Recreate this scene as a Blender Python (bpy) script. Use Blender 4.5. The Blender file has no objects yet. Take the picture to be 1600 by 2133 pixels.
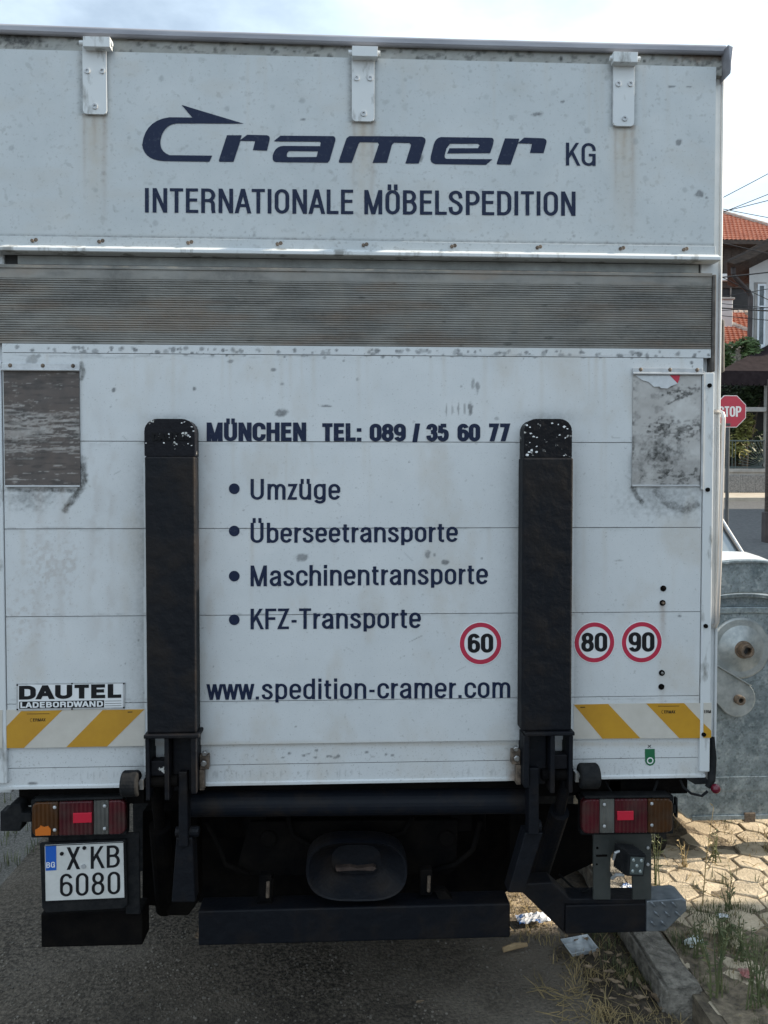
import bpy, bmesh, math, random
import numpy as np
from mathutils import Vector, Matrix

S = bpy.context.scene
random.seed(7)
RNG = np.random.default_rng(11)
rad = math.radians

# ------------------------------------------------------------------ camera
CAM = Vector((0.0, -2.74, 2.0)); YAW = 0.047117; PITCH = -0.030377
FPX = 1664.0; CXP, CYP = 800.0, 1066.5           # photograph 1600 x 2133
fw = Vector((math.sin(YAW)*math.cos(PITCH), math.cos(YAW)*math.cos(PITCH), math.sin(PITCH)))
rt = Vector((math.cos(YAW), -math.sin(YAW), 0.0)); up = rt.cross(fw)
cam = bpy.data.cameras.new('camera'); co = bpy.data.objects.new('camera', cam)
S.collection.objects.link(co); S.camera = co
co.matrix_world = Matrix(((rt.x, up.x, -fw.x, CAM.x), (rt.y, up.y, -fw.y, CAM.y), (rt.z, up.z, -fw.z, CAM.z), (0, 0, 0, 1)))
cam.sensor_fit = 'VERTICAL'; cam.sensor_height = 24.0; cam.lens = 24.0*FPX/2133.0
cam.clip_start = 0.05; cam.clip_end = 2000

def P(px, py, Y=0.0):
    """the point of the plane y = Y that the photograph shows at pixel (px, py)"""
    v = rt*(px-CXP) - up*(py-CYP) + fw*FPX
    return CAM + v*((Y-CAM.y)/v.y)
def proj(X, Y, Z):
    dx, dy, dz = X-CAM.x, Y-CAM.y, Z-CAM.z
    d = dx*fw.x+dy*fw.y+dz*fw.z
    return (CXP+FPX*(dx*rt.x+dy*rt.y)/d, CYP-FPX*(dx*up.x+dy*up.y+dz*up.z)/d)
def Zc(y, Y=0.0, x=800): return P(x, y, Y).z
def Xc(x, Y=0.0, y=1016): return P(x, y, Y).x

# ------------------------------------------------------------------ light
SUN_EL, SUN_AZ = rad(27), rad(-0.35)               # from +X, a hair behind the rear face
sd = Vector((math.cos(SUN_EL)*math.cos(SUN_AZ), math.cos(SUN_EL)*math.sin(SUN_AZ), math.sin(SUN_EL)))
sun = bpy.data.lights.new('sun', 'SUN'); sun.energy = 5.0; sun.angle = rad(0.5); sun.color = (1.0, 0.88, 0.70)
so = bpy.data.objects.new('sun', sun); S.collection.objects.link(so)
so.rotation_euler = (-sd).to_track_quat('-Z', 'Y').to_euler()
W = bpy.data.worlds.new('World'); S.world = W; W.use_nodes = True
wt = W.node_tree; wn = wt.nodes; wl = wt.links
bg = wn['Background']; bg.inputs[1].default_value = 0.08
sky = wn.new('ShaderNodeTexSky'); sky.sky_type = 'NISHITA'; sky.sun_disc = False
sky.sun_elevation = SUN_EL; sky.sun_rotation = rad(90)-SUN_AZ
sky.air_density = 1.0; sky.dust_density = 1.0; sky.ozone_density = 1.6
tc = wn.new('ShaderNodeTexCoord'); mp = wn.new('ShaderNodeMapping'); mp.inputs['Scale'].default_value = (1.0, 1.0, 2.2)
mp.inputs['Location'].default_value = (1.1, 0.4, 0.0)
nz = wn.new('ShaderNodeTexNoise'); nz.inputs['Scale'].default_value = 1.6; nz.inputs['Detail'].default_value = 7; nz.inputs['Roughness'].default_value = 0.55
cr = wn.new('ShaderNodeValToRGB'); cr.color_ramp.elements[0].position = 0.36; cr.color_ramp.elements[1].position = 0.54; cr.color_ramp.elements[0].color = (.40, .40, .40, 1)
mx = wn.new('ShaderNodeMix'); mx.data_type = 'RGBA'
mx.inputs[7].default_value = (7.7, 9.25, 10.6, 1)
wl.new(tc.outputs['Generated'], mp.inputs[0]); wl.new(mp.outputs[0], nz.inputs['Vector']); wl.new(nz.outputs[0], cr.inputs[0])
wl.new(cr.outputs[0], mx.inputs[0]); wl.new(sky.outputs[0], mx.inputs[6]); wl.new(mx.outputs[2], bg.inputs[0])
S.view_settings.view_transform = 'Standard'; S.view_settings.look = 'None'
S.view_settings.exposure = 0.88; S.view_settings.gamma = 1.0
S.render.engine = 'CYCLES'
S.cycles.use_denoising = True
S.cycles.max_bounces = 8
# ------------------------------------------------------------------ materials
def mat(name, c1, c2=None, scale=6.0, rough=0.6, metal=0.0, bump=0.0, bscale=None, stretch=None, detail=6, lo=0.35, hi=0.65, spec=None, emit=None):
    m = bpy.data.materials.new(name); m.use_nodes = True
    t = m.node_tree; n = t.nodes; l = t.links; b = n['Principled BSDF']
    b.inputs['Roughness'].default_value = rough; b.inputs['Metallic'].default_value = metal
    if spec is not None: b.inputs['Specular IOR Level'].default_value = spec
    b.inputs['Base Color'].default_value = (*c1, 1)
    if c2 is not None or bump:
        tc = n.new('ShaderNodeTexCoord'); mp = n.new('ShaderNodeMapping')
        if stretch: mp.inputs['Scale'].default_value = stretch
        l.new(tc.outputs['Object'], mp.inputs[0])
    if c2 is not None:
        z = n.new('ShaderNodeTexNoise'); z.inputs['Scale'].default_value = scale; z.inputs['Detail'].default_value = detail
        z.inputs['Roughness'].default_value = 0.62
        r = n.new('ShaderNodeValToRGB'); r.color_ramp.elements[0].position = lo; r.color_ramp.elements[1].position = hi
        r.color_ramp.elements[0].color = (*c1, 1); r.color_ramp.elements[1].color = (*c2, 1)
        l.new(mp.outputs[0], z.inputs['Vector']); l.new(z.outputs[0], r.inputs[0]); l.new(r.outputs[0], b.inputs['Base Color'])
    if bump:
        z2 = n.new('ShaderNodeTexNoise'); z2.inputs['Scale'].default_value = bscale or scale*3; z2.inputs['Detail'].default_value = 5
        bp = n.new('ShaderNodeBump'); bp.inputs['Strength'].default_value = bump; bp.inputs['Distance'].default_value = 0.01
        l.new(mp.outputs[0], z2.inputs['Vector']); l.new(z2.outputs[0], bp.inputs['Height']); l.new(bp.outputs[0], b.inputs['Normal'])
    return m

def attr_mat(name, base, base2, layers, rough=0.45, scale=9.0, spots=None, bump=0.0, rough2=None):
    """base colour with fine variation; layers = [(attribute, colour, noise scale, noise strength)] laid over it"""
    m = bpy.data.materials.new(name); m.use_nodes = True
    t = m.node_tree; n = t.nodes; l = t.links; b = n['Principled BSDF']; b.inputs['Roughness'].default_value = rough
    tc = n.new('ShaderNodeTexCoord')
    z = n.new('ShaderNodeTexNoise'); z.inputs['Scale'].default_value = scale; z.inputs['Detail'].default_value = 8; z.inputs['Roughness'].default_value = .65
    r = n.new('ShaderNodeValToRGB'); r.color_ramp.elements[0].position = .3; r.color_ramp.elements[1].position = .7
    r.color_ramp.elements[0].color = (*base, 1); r.color_ramp.elements[1].color = (*base2, 1)
    l.new(tc.outputs['Object'], z.inputs['Vector']); l.new(z.outputs[0], r.inputs[0]); cur = r.outputs[0]
    def mixin(cur, fac, col):
        x = n.new('ShaderNodeMix'); x.data_type = 'RGBA'; x.inputs[7].default_value = (*col, 1)
        l.new(fac, x.inputs[0]); l.new(cur, x.inputs[6]); return x.outputs[2]
    if spots:
        for (sc, lo, hi, amt, col) in spots:
            v = n.new('ShaderNodeTexNoise'); v.inputs['Scale'].default_value = sc; v.inputs['Detail'].default_value = 2
            k = n.new('ShaderNodeMapRange'); k.inputs[1].default_value = lo; k.inputs[2].default_value = hi; k.inputs[4].default_value = amt
            l.new(tc.outputs['Object'], v.inputs['Vector']); l.new(v.outputs[0], k.inputs[0]); cur = mixin(cur, k.outputs[0], col)
    for (an, col, sc, st) in layers:
        a = n.new('ShaderNodeAttribute'); a.attribute_name = an
        v = n.new('ShaderNodeTexNoise'); v.inputs['Scale'].default_value = sc; v.inputs['Detail'].default_value = 6; v.inputs['Roughness'].default_value = .7
        l.new(tc.outputs['Object'], v.inputs['Vector'])
        k = n.new('ShaderNodeMapRange'); k.inputs[1].default_value = .32; k.inputs[2].default_value = .62; k.inputs[3].default_value = 1-st; k.inputs[4].default_value = 1.0
        l.new(v.outputs[0], k.inputs[0])
        mm = n.new('ShaderNodeMath'); mm.operation = 'MULTIPLY'; mm.use_clamp = True
        l.new(a.outputs['Fac'], mm.inputs[0]); l.new(k.outputs[0], mm.inputs[1]); cur = mixin(cur, mm.outputs[0], col)
    l.new(cur, b.inputs['Base Color'])
    if bump:
        v = n.new('ShaderNodeTexNoise'); v.inputs['Scale'].default_value = 4.5; v.inputs['Detail'].default_value = 3; bp = n.new('ShaderNodeBump'); bp.inputs['Strength'].default_value = bump; bp.inputs['Distance'].default_value = .01
        l.new(tc.outputs['Object'], v.inputs['Vector']); l.new(v.outputs[0], bp.inputs['Height']); l.new(bp.outputs[0], b.inputs['Normal'])
    return m

GRIME = (0.045, 0.045, 0.042); RUSTY = (0.22, 0.13, 0.07); CHIP = (0.11, 0.115, 0.12)
M = {}
LAY = [('stain', (0.42, 0.36, 0.28), 25, .5), ('dirt', GRIME, 60, .6), ('rust', RUSTY, 40, .5), ('chip', CHIP, 90, .25)]
M['panel'] = attr_mat('white_panel_paint', (0.535, 0.555, 0.567), (0.595, 0.612, 0.622), LAY, rough=.40, scale=5, bump=.10,
                      spots=[(55, .66, .74, .35, (0.26, 0.26, 0.25)), (130, .64, .74, .40, (0.2, 0.2, 0.2)), (260, .64, .74, .45, (0.16, 0.16, 0.16))])
M['flap'] = attr_mat('weathered_white_paint', (0.43, 0.46, 0.472), (0.51, 0.535, 0.545), LAY, rough=.46, scale=4, bump=.10,
                     spots=[(34, .60, .70, .38, (0.27, 0.275, 0.27)), (85, .62, .72, .40, (0.22, 0.22, 0.215)), (210, .65, .74, .45, (0.16, 0.16, 0.16))])
M['header'] = attr_mat('grimy_grey_metal', (0.20, 0.21, 0.20), (0.36, 0.37, 0.36), LAY, rough=.6, scale=14)
M['rib'] = attr_mat('dirty_ribbed_aluminium', (0.15, 0.15, 0.142), (0.24, 0.24, 0.23), LAY, rough=.5, scale=7)
M['white'] = mat('white_frame_paint', (0.52, 0.54, 0.55), (0.62, 0.63, 0.64), 8, .4)
M['oldwhite'] = mat('chipped_white_frame_paint', (0.58, 0.60, 0.61), (0.25, 0.25, 0.24), 16, .5, lo=.55, hi=.66, stretch=(1, 1, .35))
M['dullalu'] = mat('dull_aluminium', (0.38, 0.39, 0.40), (0.52, 0.53, 0.54), 22, .45, .35)
M['roofrail'] = mat('grey_roof_moulding', (0.22, 0.22, 0.245), (0.33, 0.33, 0.36), 15, .45, .2, stretch=(.2, 1, 1))
M['seam'] = mat('dark_seam', (0.05, 0.05, 0.05), None, rough=.9)
M['navy'] = mat('navy_vinyl', (0.009, 0.016, 0.045), (0.055, 0.065, 0.095), 70, .5, spec=.2, lo=.56, hi=.78)
M['black'] = mat('black_vinyl', (0.010, 0.010, 0.012), None, rough=.5, spec=.2)
M['blacksteel'] = mat('black_painted_steel', (0.004, 0.005, 0.008), (0.016, 0.012, 0.010), 6, .6, .0, .45, 24, lo=.48, hi=.74, spec=.2)
M['underbody'] = mat('grimy_underbody_steel', (0.003, 0.003, 0.0035), (0.009, 0.0075, 0.0065), 9, .9, 0, .3, 40, spec=.06)
M['tubesteel'] = mat('dark_tube_steel', (0.006, 0.008, 0.013), (0.022, 0.017, 0.014), 8, .6, 0, .1, 60, lo=.5, hi=.75, spec=.2)
M['chipsteel'] = mat('chipped_black_steel', (0.006, 0.006, 0.008), (0.45, 0.44, 0.42), 30, .55, 0, .3, 50, lo=.60, hi=.64, spec=.15)
M['rustybit'] = mat('rusty_worn_steel', (0.06, 0.045, 0.035), (0.20, 0.15, 0.11), 40, .6, .2, .3, 60)
M['brightsteel'] = mat('bright_steel', (0.5, 0.5, 0.5), (0.3, 0.3, 0.3), 40, .3, .9)
M['chrome'] = mat('polished_tube', (0.62, 0.58, 0.55), None, rough=.3, metal=.45)
M['rubber'] = mat('black_rubber', (0.007, 0.008, 0.0095), (0.018, 0.018, 0.0185), 30, .8, 0, .2, 80, spec=.15)
M['buffer'] = mat('worn_brown_rubber', (0.05, 0.042, 0.038), (0.12, 0.11, 0.10), 30, .8)
M['red'] = mat('red_lens', (0.085, 0.008, 0.014), (0.04, 0.006, 0.009), 9, .3, spec=.3)
M['amber'] = mat('amber_lens', (0.075, 0.027, 0.006), (0.035, 0.015, 0.006), 9, .3, spec=.3)
M['amberbright'] = mat('bare_amber_lens', (0.55, 0.14, 0.015), None, rough=.3)
M['greylens'] = mat('grey_reverse_lens', (0.12, 0.12, 0.11), (0.07, 0.07, 0.066), 10, .3, spec=.3)
M['reflector'] = mat('red_reflector', (0.50, 0.015, 0.04), None, rough=.25)
M['plate'] = mat('number_plate_white', (0.62, 0.62, 0.60), (0.52, 0.52, 0.50), 15, .35)
M['blue'] = mat('plate_blue', (0.01, 0.10, 0.45), None, rough=.35)
M['stickerwhite'] = mat('sticker_white', (0.70, 0.71, 0.72), None, rough=.35)
M['ringred'] = mat('sticker_crimson', (0.46, 0.02, 0.06), (0.38, 0.02, 0.05), 20, .35)
M['tapewhite'] = mat('tape_white', (0.55, 0.52, 0.47), (0.48, 0.45, 0.40), 10, .35)
M['tapeyellow'] = mat('tape_ochre', (0.50, 0.265, 0.022), (0.43, 0.22, 0.02), 10, .35)
M['green'] = mat('label_green', (0.01, 0.12, 0.05), None, rough=.4)
M['mountgrey'] = mat('grey_bracket_paint', (0.026, 0.031, 0.030), (0.045, 0.05, 0.047), 10, .5, 0, .1, 40)
M['checker'] = mat('grey_checker_plate', (0.10, 0.115, 0.13), (0.19, 0.205, 0.22), 18, .42, .45)
M['lampglass'] = mat('lamp_glass', (0.06, 0.075, 0.075), None, rough=.12)
M['lens'] = mat('clear_lens', (0.30, 0.34, 0.34), None, rough=.15, metal=.3)
M['paper'] = mat('torn_paper', (0.62, 0.64, 0.66), (0.52, 0.54, 0.56), 30, .7)
M['paperred'] = mat('torn_red_paper', (0.50, 0.03, 0.06), None, rough=.6)

for k_ in ('red', 'amber', 'greylens'):
    m_ = M[k_]; n_ = m_.node_tree.nodes; l_ = m_.node_tree.links; tc_ = n_.new('ShaderNodeTexCoord'); w_ = n_.new('ShaderNodeTexWave'); w_.inputs['Scale'].default_value = 22; w_.wave_type = 'BANDS'; w_.bands_direction = 'X'
    b_ = n_.new('ShaderNodeBump'); b_.inputs['Strength'].default_value = .5; b_.inputs['Distance'].default_value = .004
    l_.new(tc_.outputs['Object'], w_.inputs[0]); l_.new(w_.outputs[0], b_.inputs['Height']); l_.new(b_.outputs[0], n_['Principled BSDF'].inputs['Normal'])
    z_ = n_.new('ShaderNodeTexNoise'); z_.inputs['Scale'].default_value = 16; z_.inputs['Detail'].default_value = 7; r_ = n_.new('ShaderNodeMapRange'); r_.inputs[1].default_value = .45; r_.inputs[2].default_value = .7; r_.inputs[4].default_value = .55
    x_ = n_.new('ShaderNodeMix'); x_.data_type = 'RGBA'; x_.inputs[7].default_value = (0.05, 0.042, 0.035, 1); o_ = n_['Principled BSDF'].inputs['Base Color'].links[0].from_socket
    l_.new(tc_.outputs['Object'], z_.inputs[0]); l_.new(z_.outputs[0], r_.inputs[0]); l_.new(r_.outputs[0], x_.inputs[0]); l_.new(o_, x_.inputs[6]); l_.new(x_.outputs[2], n_['Principled BSDF'].inputs['Base Color'])
# ------------------------------------------------------------------ mesh helpers
def props(o, label=None, cat=None, group=None, kind=None):
    if label: o['label'] = label
    if cat: o['category'] = cat
    if group: o['group'] = group
    if kind: o['kind'] = kind
    return o
def thing(name, label, cat, loc=(0, 0, 0), group=None):
    o = bpy.data.objects.new(name, None); S.collection.objects.link(o); o.location = loc
    o.empty_display_size = .2
    return props(o, label, cat, group)
def wmat(o):
    m = Matrix.Translation(o.location) @ o.rotation_euler.to_matrix().to_4x4()
    return m if o.parent is None else wmat(o.parent) @ o.matrix_parent_inverse @ m
def link(name, me, parent=None, bevel=0.0, smooth=False, seg=2):
    o = bpy.data.objects.new(name, me); S.collection.objects.link(o)
    if parent is not None:
        o.parent = parent; o.matrix_parent_inverse = wmat(parent).inverted()
    if smooth:
        for p in me.polygons: p.use_smooth = True
    if bevel:
        b = o.modifiers.new('bevel', 'BEVEL'); b.width = bevel; b.segments = seg; b.limit_method = 'ANGLE'; b.angle_limit = rad(40)
    return o

class MB:
    def __init__(s): s.v = []; s.f = []; s.m = []; s.cur = 0
    def use(s, k): s.cur = k; return s
    def add(s, vs, fs):
        b = len(s.v); s.v += [tuple(v) for v in vs]
        for f in fs: s.f.append([b+i for i in f]); s.m.append(s.cur)
        return s
    def box(s, x0, x1, y0, y1, z0, z1):
        x0, x1 = sorted((x0, x1)); y0, y1 = sorted((y0, y1)); z0, z1 = sorted((z0, z1))
        v = [(x, y, z) for z in (z0, z1) for y in (y0, y1) for x in (x0, x1)]
        return s.add(v, [(0, 2, 3, 1), (4, 5, 7, 6), (0, 1, 5, 4), (2, 6, 7, 3), (0, 4, 6, 2), (1, 3, 7, 5)])
    def pbox(s, px0, py0, px1, py1, Y0, Y1):
        """a box whose front face (at depth Y0) fills that rectangle of the photograph"""
        a = P(px0, (py0+py1)/2, Y0).x; b = P(px1, (py0+py1)/2, Y0).x; c = P((px0+px1)/2, py0, Y0).z; d = P((px0+px1)/2, py1, Y0).z
        return s.box(a, b, Y0, Y1, d, c)
    def prism(s, pts, y0, y1):
        """outline in x,z pushed from y0 to y1"""
        n = len(pts)
        ar = sum(pts[i][0]*pts[(i+1) % n][1]-pts[(i+1) % n][0]*pts[i][1] for i in range(n))
        if ar < 0: pts = pts[::-1]
        v = [(x, y0, z) for x, z in pts]+[(x, y1, z) for x, z in pts]
        return s.add(v, [tuple(range(n)), tuple(range(2*n-1, n-1, -1))]+[(i, n+i, n+(i+1) % n, (i+1) % n) for i in range(n)])
    def pprism(s, px, Y0, Y1):
        q = [P(x, y, Y0) for x, y in px]
        return s.prism([(p.x, p.z) for p in q], Y0, Y1)
    def skew(s, px, Y0, Y1, grow=1.0):
        """outline given on plane Y0; the rear outline at Y1 lies where the same sight lines meet it, at the same heights"""
        q = [P(x, y, Y0) for x, y in px]; b = [P(x+grow, y, Y1) for x, y in px]; n = len(q)
        return s.add([tuple(p) for p in q]+[(p.x, Y1, r.z) for p, r in zip(b, q)], [tuple(range(n)), tuple(range(2*n-1, n-1, -1))]+[(i, n+i, n+(i+1) % n, (i+1) % n) for i in range(n)])
    def xprism(s, pts, x0, x1):
        """outline in y,z pushed from x0 to x1"""
        n = len(pts); v = [(x0, y, z) for y, z in pts]+[(x1, y, z) for y, z in pts]
        return s.add(v, [tuple(range(n)), tuple(range(2*n-1, n-1, -1))]+[(i, n+i, n+(i+1) % n, (i+1) % n) for i in range(n)])
    def tube(s, path, r, n=12, caps=True, r1=None):
        path = [Vector(p) for p in path]; k = len(path); rings = []
        prev = None
        for i, p in enumerate(path):
            d = (path[min(i+1, k-1)]-path[max(i-1, 0)]).normalized()
            if prev is None:
                a = d.orthogonal().normalized()
            else:
                a = (prev-d*prev.dot(d))
                a = a.normalized() if a.length > 1e-6 else d.orthogonal().normalized()
            prev = a; b = d.cross(a)
            rr = r if r1 is None else r+(r1-r)*i/max(1, k-1)
            if isinstance(r, (list, tuple)): rr = r[i]
            rings.append([p+(a*math.cos(2*math.pi*j/n)+b*math.sin(2*math.pi*j/n))*rr for j in range(n)])
        v = [q for ring in rings for q in ring]
        f = [(i*n+j, i*n+(j+1) % n, (i+1)*n+(j+1) % n, (i+1)*n+j) for i in range(k-1) for j in range(n)]
        if caps: f += [tuple(range(n-1, -1, -1)), tuple((k-1)*n+j for j in range(n))]
        return s.add(v, f)
    def cyl(s, a, b, r, n=16, r1=None): return s.tube([a, b], r, n, True, r1)
    def ring(s, c, r0, r1, y0, y1, n=40):
        """flat annulus facing -Y with thickness y0..y1"""
        v = []
        for (r, y) in ((r0, y0), (r1, y0), (r1, y1), (r0, y1)):
            v += [(c[0]+r*math.cos(2*math.pi*j/n), y, c[1]+r*math.sin(2*math.pi*j/n)) for j in range(n)]
        f = []
        for q in range(4):
            for j in range(n): f.append((q*n+j, q*n+(j+1) % n, ((q+1) % 4)*n+(j+1) % n, ((q+1) % 4)*n+j))
        return s.add(v, f)
    def disc(s, c, r, y0, y1, n=32):
        return s.prism([(c[0]+r*math.cos(2*math.pi*j/n), c[1]+r*math.sin(2*math.pi*j/n)) for j in range(n)], y0, y1)
    def sphere(s, c, r, n=14, sq=(1, 1, 1)):
        v = []; f = []
        for i in range(n//2+1):
            th = math.pi*i/(n//2)
            for j in range(n):
                ph = 2*math.pi*j/n
                v.append((c[0]+sq[0]*r*math.sin(th)*math.cos(ph), c[1]+sq[1]*r*math.sin(th)*math.sin(ph), c[2]+sq[2]*r*math.cos(th)))
        for i in range(n//2):
            for j in range(n): f.append((i*n+j, (i+1)*n+j, (i+1)*n+(j+1) % n, i*n+(j+1) % n))
        return s.add(v, f)
    def build(s, name, mats, parent=None, bevel=0.0, smooth=False, seg=2):
        me = bpy.data.meshes.new(name); me.from_pydata(s.v, [], s.f)
        for m in (mats if isinstance(mats, (list, tuple)) else [mats]): me.materials.append(M[m] if isinstance(m, str) else m)
        me.polygons.foreach_set('material_index', s.m)
        bm = bmesh.new(); bm.from_mesh(me); bmesh.ops.recalc_face_normals(bm, faces=bm.faces); bm.to_mesh(me); bm.free()
        me.update()
        return link(name, me, parent, bevel, smooth, seg)

# value noise on arrays (for wear)
_T = RNG.random((256, 256))
def vnoise(x, y):
    x = np.asarray(x, float); y = np.asarray(y, float)
    xi = np.floor(x).astype(int); yi = np.floor(y).astype(int); a = x-xi; b = y-yi
    a = a*a*(3-2*a); b = b*b*(3-2*b)
    g = lambda i, j: _T[(i) % 256, (j) % 256]
    return (g(xi, yi)*(1-a)+g(xi+1, yi)*a)*(1-b)+(g(xi, yi+1)*(1-a)+g(xi+1, yi+1)*a)*b
def fbm(x, y, o=4):
    s = 0; amp = .5; t = 0
    for k in range(o):
        s = s+amp*vnoise(x*2**k+17*k, y*2**k+31*k); t += amp; amp *= .55
    return s/t
def sstep(a, b, x):
    t = np.clip((x-a)/(b-a), 0, 1); return t*t*(3-2*t)

def sheet(name, x0, x1, z0, z1, Y, material, parent, wear, step=0.004, depth=0.02, yfun=None):
    """a panel front with a fine grid that carries its wear, closed behind with depth"""
    nx = max(2, int((x1-x0)/step)); nzz = max(2, int((z1-z0)/step))
    xs = np.linspace(x0, x1, nx+1); zs = np.linspace(z0, z1, nzz+1)
    X, Z = np.meshgrid(xs, zs); n = X.size
    Yv = np.full(X.shape, Y) if yfun is None else yfun(X, Z)
    co = np.stack([X, Yv, Z], -1).reshape(-1, 3)
    idx = np.arange(n).reshape(nzz+1, nx+1)
    q = np.stack([idx[:-1, :-1], idx[:-1, 1:], idx[1:, 1:], idx[1:, :-1]], -1).reshape(-1, 4)
    bk = [n, n+1, n+2, n+3]
    yb = Y+depth
    co = np.vstack([co, [[x0, yb, z0], [x1, yb, z0], [x1, yb, z1], [x0, yb, z1]]])
    faces = q.tolist()
    faces.append([bk[3], bk[2], bk[1], bk[0]])
    faces.append(list(idx[0, ::-1])+[bk[0], bk[1]])
    faces.append(list(idx[-1, :])+[bk[2], bk[3]])
    faces.append(list(idx[:, 0])+[bk[3], bk[0]])
    faces.append(list(idx[::-1, -1])+[bk[1], bk[2]])
    me = bpy.data.meshes.new(name); me.from_pydata(co.tolist(), [], faces); me.materials.append(M[material])
    px, py = proj(X, Yv, Z)
    for k, a in wear(px, py).items():
        at = me.attributes.new(k, 'FLOAT', 'POINT'); arr = np.zeros(n+4, np.float32); arr[:n] = np.clip(a, 0, 1).reshape(-1)
        at.data.foreach_set('value', arr)
    me.update()
    return link(name, me, parent)

def blob(px, py, cx, cy, rx, ry, rough=.5, seed=0.0, soft=.35):
    out = np.zeros(px.shape); f = 1+soft+rough
    sel = (np.abs(px-cx) < rx*f) & (np.abs(py-cy) < ry*f)
    x, y = px[sel], py[sel]
    d = np.sqrt(((x-cx)/rx)**2+((y-cy)/ry)**2)+rough*(fbm(x/7+seed, y/7+seed*1.7, 3)-.5)*2
    out[sel] = 1-sstep(1-soft, 1+soft, d); return out
def smear(px, py, pts, w, fade=1.0, seed=0.0):
    out = np.zeros_like(px)
    for (x0, y0), (x1, y1) in zip(pts[:-1], pts[1:]):
        dx, dy = x1-x0, y1-y0; L2 = dx*dx+dy*dy
        t = np.clip(((px-x0)*dx+(py-y0)*dy)/L2, 0, 1)
        d = np.hypot(px-(x0+t*dx), py-(y0+t*dy))
        out = np.maximum(out, 1-sstep(w*.3, w*1.2, d+w*.9*(fbm(px/5+seed, py/5)-.5)))
    return out*fade
def streak(px, py, x, y0, y1, w, seed=0.0):
    a = np.exp(-((px-x+4*(fbm(py/40+seed, px*0+seed)-.5))/w)**2)
    t = np.clip((py-y0)/(y1-y0), 0, 1)
    return a*(py > y0)*(1-t)**.7*(0.55+.45*fbm(px/2+seed, py/30))

# ------------------------------------------------------------------ lettering
def _arc(cx, cy, rx, ry, a0, a1, n=9): return [(cx+rx*math.cos(rad(a0+(a1-a0)*i/n)), cy+ry*math.sin(rad(a0+(a1-a0)*i/n))) for i in range(n+1)]
def _oval(x0, x1, y0, y1, k=.62):
    r = min((y1-y0)/2, k*(x1-x0)); w = (x1-x0)/2; c = x0+w
    p = [(x1, y0+r)]+_arc(c, y1-r, w, r, 0, 180, 14)+_arc(c, y0+r, w, r, 180, 360, 14); return p
def _spl(pts, n=7):
    q = [pts[0]]+list(pts)+[pts[-1]]; o = []
    for i in range(1, len(q)-2):
        for j in range(n):
            t = j/n; o.append(tuple(.5*(2*q[i][k]+(q[i+1][k]-q[i-1][k])*t+(2*q[i-1][k]-5*q[i][k]+4*q[i+1][k]-q[i+2][k])*t*t+(3*q[i][k]-q[i-1][k]-3*q[i+1][k]+q[i+2][k])*t**3) for k in (0, 1)))
    return o+[tuple(pts[-1])]
XH = .73
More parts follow.
